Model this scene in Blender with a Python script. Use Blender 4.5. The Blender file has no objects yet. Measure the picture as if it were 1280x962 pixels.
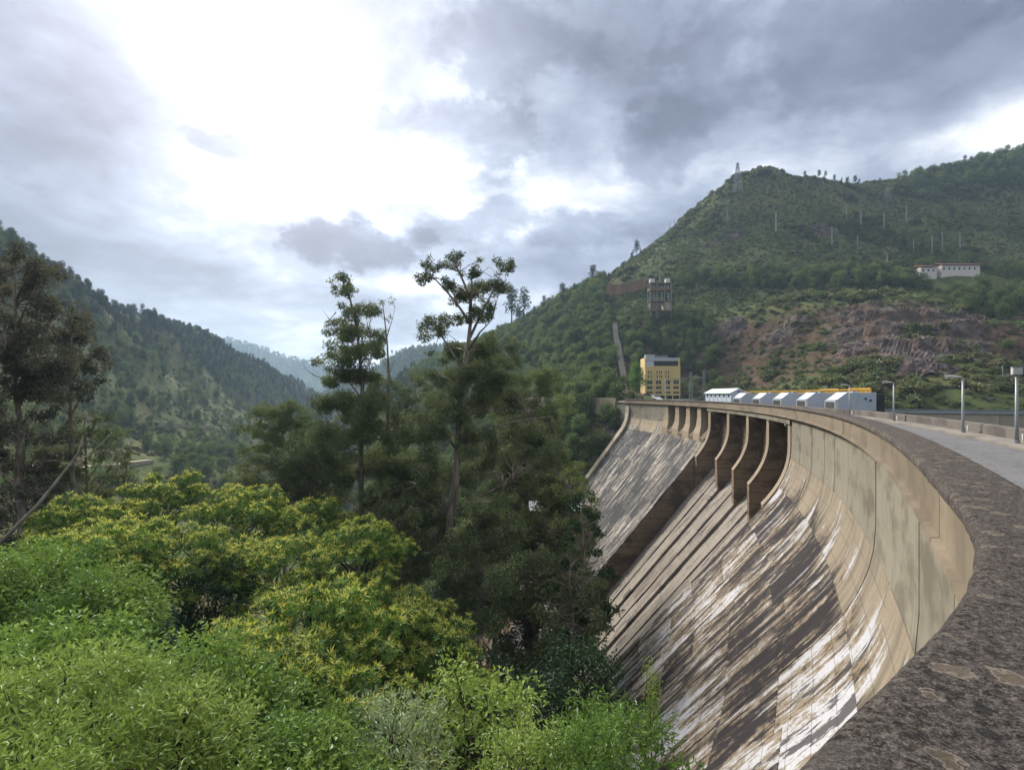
import bpy, bmesh, math, random
import numpy as np
from mathutils import Vector, Matrix
random.seed(7); RNG = np.random.default_rng(11)
SC = bpy.context.scene
COL = SC.collection
rad = math.radians

# ------------------------------------------------------------------ camera
EYE = 2.3                                   # metres above the dam road
cam_d = bpy.data.cameras.new('camera'); cam = bpy.data.objects.new('camera', cam_d); COL.objects.link(cam)
cam_d.sensor_width = 36.0; cam_d.lens = 36.0 * 600 / 1280; cam_d.shift_y = 12 / 1280
cam_d.clip_start = 0.05; cam_d.clip_end = 40000
cam.location = (0, 0, EYE); cam.rotation_euler = (rad(90), 0, 0)
SC.camera = cam

# ------------------------------------------------------------------ sky, sun, exposure
SUN_AZ, SUN_EL = rad(-29), rad(38)          # left of straight ahead, behind thin cloud
SUN_DIR = Vector((math.sin(SUN_AZ) * math.cos(SUN_EL), math.cos(SUN_AZ) * math.cos(SUN_EL), math.sin(SUN_EL)))
SC.view_settings.view_transform = 'Standard'; SC.view_settings.look = 'None'
SC.view_settings.exposure = 2.25; SC.view_settings.gamma = 1.0; SC.view_settings.use_curve_mapping = False
SC.cycles.use_denoising = True
SC.cycles.max_bounces = 4; SC.cycles.diffuse_bounces = 2; SC.cycles.transmission_bounces = 3
SC.cycles.volume_bounces = 0; SC.cycles.transparent_max_bounces = 4
SC.cycles.use_adaptive_sampling = True

def nd(nt, kind, **kw):
    n = nt.nodes.new(kind)
    for k, v in kw.items():
        if k == 'ins':
            for i, val in v.items():
                if hasattr(val, 'is_linked') or isinstance(val, bpy.types.NodeSocket): nt.links.new(val, n.inputs[i])
                else: n.inputs[i].default_value = val
        else: setattr(n, k, v)
    return n
def mth(nt, op, a, b=None, c=None, clamp=False):
    n = nt.nodes.new('ShaderNodeMath'); n.operation = op; n.use_clamp = clamp
    for i, v in enumerate((a, b, c)):
        if v is None: continue
        if isinstance(v, bpy.types.NodeSocket): nt.links.new(v, n.inputs[i])
        else: n.inputs[i].default_value = v
    return n.outputs[0]
def vmth(nt, op, a, b=None, out=0):
    n = nt.nodes.new('ShaderNodeVectorMath'); n.operation = op
    for i, v in enumerate((a, b)):
        if v is None: continue
        if isinstance(v, bpy.types.NodeSocket): nt.links.new(v, n.inputs[i])
        elif isinstance(v, (int, float)): n.inputs['Scale'].default_value = v
        else: n.inputs[i].default_value = v
    return n.outputs['Value'] if out == 'v' else n.outputs[0]
def mixc(nt, f, a, b, mode='MIX'):
    n = nt.nodes.new('ShaderNodeMix'); n.data_type = 'RGBA'; n.blend_type = mode; n.clamp_factor = True
    for i, v in ((0, f), (6, a), (7, b)):
        if isinstance(v, bpy.types.NodeSocket): nt.links.new(v, n.inputs[i])
        elif i == 0: n.inputs[0].default_value = v
        else: n.inputs[i].default_value = (*v, 1) if len(v) == 3 else v
    return n.outputs[2]
def sstep(nt, x, lo, hi):
    n = nt.nodes.new('ShaderNodeMapRange'); n.interpolation_type = 'SMOOTHSTEP'
    nt.links.new(x, n.inputs[0]); n.inputs[1].default_value = lo; n.inputs[2].default_value = hi
    n.inputs[3].default_value = 0; n.inputs[4].default_value = 1
    return n.outputs[0]
def noise(nt, vec, scale, detail=4, rough=0.55, dist=0.0, dim='3D'):
    n = nt.nodes.new('ShaderNodeTexNoise'); n.noise_dimensions = dim
    if vec is not None: nt.links.new(vec, n.inputs['Vector'])
    n.inputs['Scale'].default_value = scale; n.inputs['Detail'].default_value = detail
    n.inputs['Roughness'].default_value = rough; n.inputs['Distortion'].default_value = dist
    return n.outputs[0]
def ramp(nt, fac, stops, interp='LINEAR'):
    n = nt.nodes.new('ShaderNodeValToRGB'); n.color_ramp.interpolation = interp
    el = n.color_ramp.elements
    while len(el) < len(stops): el.new(0.5)
    for e, (p, c) in zip(el, stops): e.position = p; e.color = (*c, 1) if len(c) == 3 else c
    nt.links.new(fac, n.inputs[0])
    return n.outputs[0]
def look(u, v):                              # unit direction of a sky feature seen from the dam
    d = Vector(((u - 640) / 600, 1, (493 - v) / 600)); return d.normalized()

def build_world():
    w = bpy.data.worlds.new('World'); SC.world = w; w.use_nodes = True
    w.cycles.sampling_method = 'MANUAL'; w.cycles.sample_map_resolution = 512
    nt = w.node_tree; nt.nodes.clear()
    out = nt.nodes.new('ShaderNodeOutputWorld'); bg = nt.nodes.new('ShaderNodeBackground')
    sky = nt.nodes.new('ShaderNodeTexSky'); sky.sky_type = 'NISHITA'; sky.sun_disc = False
    sky.sun_elevation = SUN_EL; sky.sun_rotation = SUN_AZ; sky.air_density = 1.0; sky.dust_density = 2.0
    tc = nt.nodes.new('ShaderNodeTexCoord')
    d = vmth(nt, 'NORMALIZE', tc.outputs['Generated'])
    sep = nd(nt, 'ShaderNodeSeparateXYZ', ins={0: d})
    zz = mth(nt, 'ADD', mth(nt, 'MAXIMUM', sep.outputs[2], 0.0), 0.22)
    cp = nd(nt, 'ShaderNodeCombineXYZ', ins={0: mth(nt, 'DIVIDE', sep.outputs[0], zz), 1: mth(nt, 'DIVIDE', sep.outputs[1], zz), 2: 0.37}).outputs[0]
    wn = nt.nodes.new('ShaderNodeTexNoise'); nt.links.new(cp, wn.inputs['Vector']); wn.inputs['Scale'].default_value = 0.9; wn.inputs['Detail'].default_value = 3
    warp = vmth(nt, 'SCALE', vmth(nt, 'SUBTRACT', wn.outputs['Color'], (0.5, 0.5, 0.5)), 0.55)
    cpw = vmth(nt, 'ADD', cp, warp)
    n_big = noise(nt, cpw, 0.62, 5, 0.52)
    n_fine = noise(nt, cpw, 2.3, 7, 0.62)
    n_dir = noise(nt, d, 7.0, 5, 0.6)
    def blob(u, v, wdt, stretch=1.0, squash=1.0):      # soft spot on the cloud deck around a direction
        c = look(u, v)
        right = Vector((c.y, -c.x, 0)).normalized(); up = right.cross(c)
        a = vmth(nt, 'DOT_PRODUCT', d, tuple(right / (wdt * stretch)), 'v'); b = vmth(nt, 'DOT_PRODUCT', d, tuple(up / (wdt * squash)), 'v')
        f = vmth(nt, 'DOT_PRODUCT', d, tuple(c), 'v')
        r2 = mth(nt, 'ADD', mth(nt, 'MULTIPLY', a, a), mth(nt, 'MULTIPLY', b, b))
        g = mth(nt, 'POWER', 2.718, mth(nt, 'MULTIPLY', r2, -1.0))
        return mth(nt, 'MULTIPLY', g, mth(nt, 'GREATER_THAN', f, 0.0))
    # thickness of the deck: 0 thin and bright .. 1 thick and dark
    t = mth(nt, 'ADD', mth(nt, 'MULTIPLY', mth(nt, 'SUBTRACT', n_big, 0.5), 0.95), mth(nt, 'MULTIPLY', mth(nt, 'SUBTRACT', n_fine, 0.5), 1.3))
    t = mth(nt, 'ADD', t, 0.31)
    for (u, v, wd, st, sq, amt) in SKY_BLOBS:
        t = mth(nt, 'ADD', t, mth(nt, 'MULTIPLY', blob(u, v, wd, st, sq), amt))
    edge = mth(nt, 'MULTIPLY', mth(nt, 'SUBTRACT', n_dir, 0.5), 1.7)
    for (u, v, wd, st, sq, amt) in SKY_PUFFS:           # small crisp clouds with a torn edge
        bb = blob(u, v, wd, st, sq); b = mth(nt, 'MULTIPLY_ADD', sstep(nt, bb, 0.02, 0.35), mth(nt, 'ADD', edge, mth(nt, 'MULTIPLY', mth(nt, 'SUBTRACT', n_fine, 0.5), 1.3)), bb)
        t = mth(nt, 'ADD', t, mth(nt, 'MULTIPLY', sstep(nt, b, 0.40, 0.72), amt))
    col = ramp(nt, t, [(0.0, (1.35, 1.35, 1.35)), (0.18, (1.0, 1.01, 1.03)), (0.33, (0.62, 0.66, 0.75)), (0.46, (0.41, 0.455, 0.565)), (0.62, (0.29, 0.32, 0.415)), (0.80, (0.19, 0.205, 0.275)), (1.0, (0.13, 0.14, 0.19))])
    glow = vmth(nt, 'DOT_PRODUCT', d, tuple(look(330, 150)), 'v')
    g1 = mth(nt, 'POWER', mth(nt, 'MAXIMUM', glow, 0.0), 14.0)
    lum = mth(nt, 'ADD', SKY_GAIN, mth(nt, 'MULTIPLY', g1, 0.12))
    cl = vmth(nt, 'MULTIPLY', col, nd(nt, 'ShaderNodeCombineXYZ', ins={0: lum, 1: lum, 2: lum}).outputs[0])
    sk = vmth(nt, 'SCALE', sky.outputs[0], 0.08)
    fin = mixc(nt, 0.95, sk, cl)
    nt.links.new(fin, bg.inputs[0]); bg.inputs[1].default_value = 1.0
    nt.links.new(bg.outputs[0], out.inputs[0])
SKY_GAIN = 0.232
#            u     v   width stretch squash amount   (soft thinner / thicker areas of the deck)
SKY_BLOBS = [(290, 130, 0.22, 1.05, 0.9, -0.30), (560, 235, 0.18, 1.5, 0.4, -0.20), (880, 215, 0.12, 2.2, 0.5, -0.34), (420, 10, 0.12, 1.4, 0.5, 0.10),
             (1150, 60, 0.42, 1.3, 0.42, 0.32), (720, 40, 0.22, 1.4, 0.5, 0.20), (30, 250, 0.27, 0.9, 1.2, 0.26), (200, 360, 0.26, 1.9, 0.45, 0.28), (1200, 170, 0.08, 2.6, 0.4, -0.30), (470, 354, 0.06, 2.2, 0.35, -0.34), (600, 95, 0.07, 1.2, 0.8, -0.10), (20, 30, 0.26, 1.0, 1.0, 0.24), (700, 330, 0.2, 1.5, 0.4, 0.10)]
SKY_PUFFS = [(455, 308, 0.12, 1.35, 0.45, 0.46), (285, 184, 0.075, 1.1, 0.35, 0.22), (575, 170, 0.12, 1.5, 0.6, 0.18), (660, 285, 0.16, 1.6, 0.32, 0.18), (830, 180, 0.10, 1.0, 0.9, 0.14), (980, 60, 0.24, 1.3, 0.5, 0.14), (640, 60, 0.16, 1.2, 0.6, 0.16)]
build_world()
sun_d = bpy.data.lights.new('sun', 'SUN'); sun_d.energy = 1.5; sun_d.angle = rad(16); sun_d.color = (1.0, 0.95, 0.87)
sun = bpy.data.objects.new('sun', sun_d); COL.objects.link(sun)
sun.rotation_euler = (-SUN_DIR).to_track_quat('-Z', 'Y').to_euler(); sun.location = (0, 0, 300)

# ------------------------------------------------------------------ building helpers
def tag(o, label=None, cat=None, group=None, kind=None):
    if label: o['label'] = label
    if cat: o['category'] = cat
    if group: o['group'] = group
    if kind: o['kind'] = kind
    return o
def empty(name, loc=(0, 0, 0), rz=0.0):
    o = bpy.data.objects.new(name, None); COL.objects.link(o); o.location = loc; o.rotation_euler = (0, 0, rz); o.empty_display_size = 0.2
    return o
def link(name, me, parent=None, mat=None):
    o = bpy.data.objects.new(name, me); COL.objects.link(o)
    if parent is not None: o.parent = parent
    if mat is not None and not me.materials: me.materials.append(mat)
    return o
def fast_mesh(name, verts, faces, mat=None, smooth=False, uv=None, col=None):
    """verts (n,3); faces (m,k) with one k, as arrays"""
    verts = np.asarray(verts, np.float32); faces = np.asarray(faces, np.int32)
    me = bpy.data.meshes.new(name)
    me.vertices.add(len(verts)); me.vertices.foreach_set('co', verts.ravel())
    m, k = faces.shape
    me.loops.add(m * k); me.loops.foreach_set('vertex_index', faces.ravel())
    me.polygons.add(m); me.polygons.foreach_set('loop_start', np.arange(0, m * k, k, dtype=np.int32))
    me.polygons.foreach_set('loop_total', np.full(m, k, np.int32))
    me.polygons.foreach_set('use_smooth', np.full(m, bool(smooth)))
    if uv is not None:
        l = me.uv_layers.new(name='UVMap'); l.data.foreach_set('uv', np.asarray(uv, np.float32)[faces.ravel()].ravel())
    if col is not None:
        a = me.attributes.new('tint', 'FLOAT_COLOR', 'POINT')
        c = np.ones((len(verts), 4), np.float32); c[:, :3] = col; a.data.foreach_set('color', c.ravel())
    me.update(calc_edges=True)
    if mat: me.materials.append(mat)
    return me
class MB:
    """collects boxes, bars, tubes and prisms and makes ONE mesh of them"""
    def __init__(s): s.v = []; s.f = []
    def add(s, vs, fs):
        b = len(s.v); s.v += [tuple(p) for p in vs]; s.f += [tuple(b + i for i in f) for f in fs]; return s
    def box(s, x0, x1, y0, y1, z0, z1, M=None):
        vs = [Vector(p) for p in ((x0, y0, z0), (x1, y0, z0), (x1, y1, z0), (x0, y1, z0), (x0, y0, z1), (x1, y0, z1), (x1, y1, z1), (x0, y1, z1))]
        if M is not None: vs = [M @ p for p in vs]
        return s.add(vs, [(0, 3, 2, 1), (4, 5, 6, 7), (0, 1, 5, 4), (1, 2, 6, 5), (2, 3, 7, 6), (3, 0, 4, 7)])
    def tube(s, pts, r, n=6, cap=True):
        pts = [Vector(p) for p in pts]; rs = r if isinstance(r, (list, tuple)) else [r] * len(pts)
        rings = []; up = Vector((0.13, 0.31, 0.94)).normalized()
        for i, p in enumerate(pts):
            t = (pts[min(i + 1, len(pts) - 1)] - pts[max(i - 1, 0)])
            t = t.normalized() if t.length > 1e-9 else Vector((0, 0, 1))
            a = up.cross(t)
            if a.length < 1e-3: a = Vector((1, 0, 0)).cross(t)
            a.normalize(); b = t.cross(a)
            rings.append([p + (a * math.cos(2 * math.pi * k / n) + b * math.sin(2 * math.pi * k / n)) * rs[i] for k in range(n)])
        vs = [q for rg in rings for q in rg]; fs = []
        for i in range(len(pts) - 1):
            for k in range(n):
                fs.append((i * n + k, i * n + (k + 1) % n, (i + 1) * n + (k + 1) % n, (i + 1) * n + k))
        if cap: fs += [tuple(range(n))[::-1], tuple((len(pts) - 1) * n + k for k in range(n))]
        return s.add(vs, fs)
    def bar(s, a, b, w): return s.tube([a, b], w * 0.7071, 4)
    def prism(s, poly, f0, f1):
        """poly: list of 2-D points; f0, f1: functions 2-D point -> 3-D point of the two ends"""
        n = len(poly); vs = [f0(p) for p in poly] + [f1(p) for p in poly]
        fs = [tuple(range(n))[::-1], tuple(range(n, 2 * n))] + [(i, (i + 1) % n, n + (i + 1) % n, n + i) for i in range(n)]
        return s.add(vs, fs)
    def build(s, name, mat, parent=None, smooth=False, bevel=0.0, loc=None):
        me = bpy.data.meshes.new(name); me.from_pydata(s.v, [], s.f)
        bm = bmesh.new(); bm.from_mesh(me); bmesh.ops.recalc_face_normals(bm, faces=bm.faces)
        if bevel > 0:
            es = [e for e in bm.edges if len(e.link_faces) == 2 and e.calc_face_angle(0) > 0.6]
            bmesh.ops.bevel(bm, geom=es, offset=bevel, segments=1, affect='EDGES', clamp_overlap=True)
        bm.to_mesh(me); bm.free()
        if smooth: me.polygons.foreach_set('use_smooth', np.ones(len(me.polygons), bool))
        me.materials.append(mat)
        return link(name, me, parent)

# numpy value noise
def _hash(ix, iy, seed):
    h = (ix.astype(np.int64) * 374761393 + iy.astype(np.int64) * 668265263 + seed * 1442695041) & 0xFFFFFFFF
    h = ((h ^ (h >> 13)) * 1274126177) & 0xFFFFFFFF
    return ((h ^ (h >> 16)) & 0xFFFF) / 65535.0
def vnoise(x, y, seed=0):
    x = np.asarray(x, float); y = np.asarray(y, float)
    ix = np.floor(x); iy = np.floor(y); fx = x - ix; fy = y - iy
    fx = fx * fx * (3 - 2 * fx); fy = fy * fy * (3 - 2 * fy)
    a = _hash(ix, iy, seed); b = _hash(ix + 1, iy, seed); c = _hash(ix, iy + 1, seed); d = _hash(ix + 1, iy + 1, seed)
    return (a * (1 - fx) + b * fx) * (1 - fy) + (c * (1 - fx) + d * fx) * fy
def fbm(x, y, oct=4, seed=0, gain=0.5):
    t = 0; a = 1; s = 0
    for o in range(oct): t = t + a * (vnoise(x * 2 ** o + 17.3 * o, y * 2 ** o - 9.1 * o, seed + o) - 0.5); s += a; a *= gain
    return t / s * 2
# ------------------------------------------------------------------ materials
def new_mat(name):
    m = bpy.data.materials.new(name); m.use_nodes = True
    nt = m.node_tree; nt.nodes.clear()
    out = nt.nodes.new('ShaderNodeOutputMaterial')
    return m, nt, out
def principled(nt, out, col, rough=0.9, bump=None, bstr=0.3, bdist=0.02, spec=0.25, metal=0.0):
    p = nt.nodes.new('ShaderNodeBsdfPrincipled')
    if isinstance(col, bpy.types.NodeSocket): nt.links.new(col, p.inputs['Base Color'])
    else: p.inputs['Base Color'].default_value = (*col, 1)
    if isinstance(rough, bpy.types.NodeSocket): nt.links.new(rough, p.inputs['Roughness'])
    else: p.inputs['Roughness'].default_value = rough
    p.inputs['Specular IOR Level'].default_value = spec; p.inputs['Metallic'].default_value = metal
    if bump is not None:
        b = nt.nodes.new('ShaderNodeBump'); b.inputs['Strength'].default_value = bstr; b.inputs['Distance'].default_value = bdist
        nt.links.new(bump, b.inputs['Height']); nt.links.new(b.outputs[0], p.inputs['Normal'])
    nt.links.new(p.outputs[0], out.inputs[0])
    return p
def simple(name, col, rough=0.7, var=0.15, scale=3.0, metal=0.0, spec=0.3, bstr=0.15, dirt=(0.08, 0.07, 0.06)):
    m, nt, out = new_mat(name)
    tc = nt.nodes.new('ShaderNodeTexCoord')
    n = noise(nt, tc.outputs['Object'], scale, 6, 0.6)
    f = mth(nt, 'MULTIPLY', sstep(nt, n, 0.45, 0.8), var)
    c = mixc(nt, f, col, dirt)
    oi = nt.nodes.new('ShaderNodeObjectInfo')
    k = mth(nt, 'ADD', 0.9, mth(nt, 'MULTIPLY', oi.outputs['Random'], 0.2))
    c = vmth(nt, 'MULTIPLY', c, nd(nt, 'ShaderNodeCombineXYZ', ins={0: k, 1: k, 2: k}).outputs[0])
    principled(nt, out, c, rough, n, bstr, 0.01, spec, metal)
    return m
def leaf_mat(name, a, b, trans=0.35, varscale=0.25, hue_var=None):
    """a, b: two leaf colours; each leaf's own tint picks between them, each tree or bush shifts a little"""
    m, nt, out = new_mat(name)
    at = nt.nodes.new('ShaderNodeAttribute'); at.attribute_name = 'tint'
    oi = nt.nodes.new('ShaderNodeObjectInfo')
    sp = nd(nt, 'ShaderNodeSeparateColor', ins={0: at.outputs['Color']})
    c = mixc(nt, sp.outputs[0], a, b)
    if hue_var is not None:
        c = mixc(nt, mth(nt, 'MULTIPLY', oi.outputs['Random'], 0.85), c, mixc(nt, sp.outputs[0], *hue_var))
    k = mth(nt, 'ADD', 1 - varscale, mth(nt, 'MULTIPLY', mth(nt, 'FRACT', mth(nt, 'MULTIPLY', oi.outputs['Random'], 7.31)), 2 * varscale))
    c = vmth(nt, 'MULTIPLY', c, nd(nt, 'ShaderNodeCombineXYZ', ins={0: k, 1: k, 2: k}).outputs[0])
    d = nd(nt, 'ShaderNodeBsdfDiffuse', ins={0: c}); t = nd(nt, 'ShaderNodeBsdfTranslucent', ins={0: c})
    mx = nd(nt, 'ShaderNodeMixShader', ins={0: trans, 1: d.outputs[0], 2: t.outputs[0]})
    g = nd(nt, 'ShaderNodeBsdfGlossy', ins={0: (0.5, 0.55, 0.6, 1), 1: 0.42})
    m2 = nd(nt, 'ShaderNodeMixShader', ins={0: 0.035, 1: mx.outputs[0], 2: g.outputs[0]})
    nt.links.new(m2.outputs[0], out.inputs[0])
    return m
def bark_mat(name, a, b, scale=4.0):
    m, nt, out = new_mat(name)
    tc = nt.nodes.new('ShaderNodeTexCoord')
    mp = nd(nt, 'ShaderNodeMapping', ins={0: tc.outputs['Object'], 3: (1.0, 1.0, 0.18)})
    n = noise(nt, mp.outputs[0], scale, 7, 0.65)
    c = ramp(nt, n, [(0.35, a), (0.62, b)])
    principled(nt, out, c, 0.9, n, 0.6, 0.03, 0.15)
    return m

def scale_uv(nt, sx, sy, off=(0, 0)):
    tc = nt.nodes.new('ShaderNodeTexCoord')
    return nd(nt, 'ShaderNodeMapping', ins={0: tc.outputs['UV'], 1: (off[0], off[1], 0), 3: (sx, sy, 1)}).outputs[0]

def concrete_slope(name, dark, mid, ochre, tan, white, bias=0.0, white_amt=1.0, contrast=1.0, top=None):
    """the weathered sloping face: long drip marks running down the fall line, differing a little from pour to pour"""
    m, nt, out = new_mat(name)
    oi = nt.nodes.new('ShaderNodeObjectInfo'); R = oi.outputs['Random']
    rr = mth(nt, 'FRACT', mth(nt, 'MULTIPLY', R, 13.7))
    base = scale_uv(nt, 1, 1)
    wob = nt.nodes.new('ShaderNodeTexNoise'); wob.inputs['Scale'].default_value = 0.35; wob.inputs['Detail'].default_value = 3; nt.links.new(base, wob.inputs['Vector'])
    w = vmth(nt, 'SCALE', vmth(nt, 'SUBTRACT', wob.outputs['Color'], (0.5, 0.5, 0.5)), 0.35)
    p = vmth(nt, 'ADD', base, w)
    # each pour weathers a little out of step with its neighbours
    shift = nd(nt, 'ShaderNodeCombineXYZ', ins={0: mth(nt, 'MULTIPLY', mth(nt, 'SUBTRACT', R, 0.5), 0.6), 1: mth(nt, 'MULTIPLY', rr, 1.5), 2: 0.0}).outputs[0]
    pj = vmth(nt, 'ADD', p, shift)
    def st(sx, sy, z, det=5, rough=0.6, src=None):
        mp = nd(nt, 'ShaderNodeMapping', ins={0: src or p, 1: (0, 0, z), 3: (sx, sy, 1)})
        return noise(nt, mp.outputs[0], 1.0, det, rough)
    a = st(0.32, 0.050, 1.0, 4); b = st(0.95, 0.15, 5.0, 8, 0.70, pj); c = st(3.6, 0.34, 9.0, 7, 0.74); mo = noise(nt, pj, 1.5, 8, 0.75); e = st(0.09, 0.05, 14.0, 3)
    val = mth(nt, 'ADD', mth(nt, 'MULTIPLY', a, 0.22), mth(nt, 'MULTIPLY', b, 0.40))
    val = mth(nt, 'ADD', val, mth(nt, 'MULTIPLY', c, 0.20))
    val = mth(nt, 'ADD', val, mth(nt, 'MULTIPLY', mo, 0.18))
    val = mth(nt, 'ADD', val, mth(nt, 'MULTIPLY', mth(nt, 'SUBTRACT', e, 0.5), 0.14))
    val = mth(nt, 'ADD', val, mth(nt, 'MULTIPLY', mth(nt, 'SUBTRACT', rr, 0.5), 0.05))
    val = mth(nt, 'ADD', mth(nt, 'MULTIPLY', mth(nt, 'SUBTRACT', val, 0.5), contrast), 0.5 + bias)
    base_c = ramp(nt, val, [(0.425, dark), (0.46, mid), (0.482, mid), (0.492, ochre), (0.518, ochre), (0.53, tan), (0.580, tan), (0.604, white)])
    # fine grime and lime drips of their own
    lime = sstep(nt, mth(nt, 'ADD', st(1.9, 0.11, 31.0, 7, 0.70, pj), mth(nt, 'MULTIPLY', mth(nt, 'SUBTRACT', a, 0.5), 0.35)), 0.605, 0.625)
    base_c = mixc(nt, mth(nt, 'MULTIPLY', lime, 0.8 * white_amt), base_c, white)
    soot = sstep(nt, mth(nt, 'ADD', st(0.8, 0.14, 47.0, 7, 0.70, pj), mth(nt, 'MULTIPLY', mth(nt, 'SUBTRACT', mo, 0.5), 0.25)), 0.545, 0.575)
    base_c = mixc(nt, mth(nt, 'MULTIPLY', soot, 0.85), base_c, dark)
    if top is not None:                     # weathering starts raggedly below the upright wall
        sx = nd(nt, 'ShaderNodeSeparateXYZ', ins={0: base})
        edge = mth(nt, 'ADD', sx.outputs[1], mth(nt, 'ADD', mth(nt, 'MULTIPLY', mth(nt, 'SUBTRACT', b, 0.5), 9.0), mth(nt, 'MULTIPLY', mth(nt, 'SUBTRACT', a, 0.5), 14.0)))
        pale = mixc(nt, sstep(nt, st(1.3, 0.10, 61.0, 6, 0.65), 0.45, 0.66), top[0], top[1])
        pale = mixc(nt, mth(nt, 'MULTIPLY', sstep(nt, st(3.0, 0.12, 71.0, 6, 0.7), 0.62, 0.72), 0.4), pale, top[2])
        base_c = mixc(nt, sstep(nt, edge, 5.5, 7.5), pale, base_c)
    sy = nd(nt, 'ShaderNodeSeparateXYZ', ins={0: base})            # thin lines between the lifts
    lf = mth(nt, 'FRACT', mth(nt, 'ADD', mth(nt, 'DIVIDE', sy.outputs[1], 1.25), mth(nt, 'ADD', R, mth(nt, 'MULTIPLY', mo, 0.05))))
    base_c = mixc(nt, mth(nt, 'MULTIPLY', mth(nt, 'LESS_THAN', lf, 0.035), mth(nt, 'MULTIPLY', mo, 0.9)), base_c, dark)
    gr = noise(nt, base, 9.0, 5, 0.65)
    base_c = mixc(nt, mth(nt, 'MULTIPLY', sstep(nt, gr, 0.45, 0.7), 0.28), base_c, mid)
    principled(nt, out, base_c, 0.93, mth(nt, 'ADD', gr, mth(nt, 'MULTIPLY', c, 0.8)), 0.5, 0.03, 0.2)
    return m
def concrete_wall(name, col, stain, lime, grime_lo=0.5, streak=0.55, lifts=0.0):
    """upright concrete: pale, with damp patches, a few drips and faint board lifts"""
    m, nt, out = new_mat(name)
    oi = nt.nodes.new('ShaderNodeObjectInfo')
    base = scale_uv(nt, 1, 1)
    def st(sx, sy, z, det=5, rough=0.6):
        mp = nd(nt, 'ShaderNodeMapping', ins={0: base, 1: (0, 0, z), 3: (sx, sy, 1)})
        return noise(nt, mp.outputs[0], 1.0, det, rough)
    patch = st(0.35, 0.5, 2.0, 7, 0.62); dr = st(2.6, 0.14, 7.0, 6, 0.66); fine = st(14, 14, 1.0, 4); big = st(0.1, 0.12, 20.0, 3)
    pv = mth(nt, 'ADD', patch, mth(nt, 'MULTIPLY', mth(nt, 'SUBTRACT', big, 0.5), 0.5))
    c = mixc(nt, mth(nt, 'MULTIPLY', sstep(nt, pv, grime_lo, grime_lo + 0.16), streak), col, stain)
    c = mixc(nt, mth(nt, 'MULTIPLY', sstep(nt, dr, 0.55, 0.66), streak * 0.8), c, stain)
    c = mixc(nt, mth(nt, 'MULTIPLY', sstep(nt, st(2.0, 0.10, 33.0, 6, 0.66), 0.62, 0.70), 0.6), c, lime)
    if lifts:                               # dark lines between the pours
        sx = nd(nt, 'ShaderNodeSeparateXYZ', ins={0: base})
        fr = mth(nt, 'FRACT', mth(nt, 'ADD', mth(nt, 'DIVIDE', sx.outputs[1], lifts), mth(nt, 'MULTIPLY', patch, 0.10)))
        c = mixc(nt, mth(nt, 'MULTIPLY', mth(nt, 'LESS_THAN', fr, 0.10), 0.6), c, stain)
    k = mth(nt, 'ADD', 0.88, mth(nt, 'ADD', mth(nt, 'MULTIPLY', oi.outputs['Random'], 0.16), mth(nt, 'MULTIPLY', fine, 0.16)))
    c = vmth(nt, 'MULTIPLY', c, nd(nt, 'ShaderNodeCombineXYZ', ins={0: k, 1: k, 2: k}).outputs[0])
    principled(nt, out, c, 0.92, mth(nt, 'ADD', fine, mth(nt, 'MULTIPLY', dr, 0.5)), 0.35, 0.012, 0.2)
    return m
M = {}
M['slope'] = concrete_slope('face_concrete', (0.026, 0.022, 0.022), (0.068, 0.058, 0.055), (0.19, 0.135, 0.075), (0.235, 0.20, 0.155), (0.42, 0.415, 0.43), bias=-0.002, contrast=2.5, top=((0.25, 0.205, 0.148), (0.165, 0.138, 0.102), (0.37, 0.35, 0.325)))
M['slope_grey'] = concrete_slope('face_concrete_grey', (0.040, 0.039, 0.041), (0.085, 0.080, 0.078), (0.13, 0.118, 0.105), (0.27, 0.235, 0.19), (0.42, 0.39, 0.35), bias=-0.03, white_amt=0.7, contrast=1.7, top=((0.34, 0.275, 0.19), (0.23, 0.19, 0.14), (0.44, 0.40, 0.34)))
M['chute'] = concrete_slope('chute_concrete', (0.075, 0.064, 0.058), (0.155, 0.132, 0.112), (0.20, 0.17, 0.138), (0.245, 0.215, 0.18), (0.32, 0.30, 0.27), bias=0.03, white_amt=0.4, contrast=0.8)
M['wall'] = concrete_wall('crest_concrete', (0.205, 0.186, 0.142), (0.108, 0.096, 0.070), (0.37, 0.35, 0.31), 0.47, 0.75)
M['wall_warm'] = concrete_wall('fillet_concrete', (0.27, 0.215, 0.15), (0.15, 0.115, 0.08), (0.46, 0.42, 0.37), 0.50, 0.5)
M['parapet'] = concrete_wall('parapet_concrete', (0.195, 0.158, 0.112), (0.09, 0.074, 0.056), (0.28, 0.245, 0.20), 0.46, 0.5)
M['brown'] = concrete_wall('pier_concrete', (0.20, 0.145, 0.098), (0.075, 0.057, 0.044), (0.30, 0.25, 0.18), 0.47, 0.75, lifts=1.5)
M['kerb'] = concrete_wall('kerb_concrete', (0.19, 0.17, 0.145), (0.09, 0.08, 0.07), (0.32, 0.30, 0.27), 0.45, 0.6)
M['upwall'] = concrete_wall('road_wall_concrete', (0.135, 0.12, 0.105), (0.06, 0.054, 0.048), (0.30, 0.28, 0.25), 0.44, 0.7)

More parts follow.
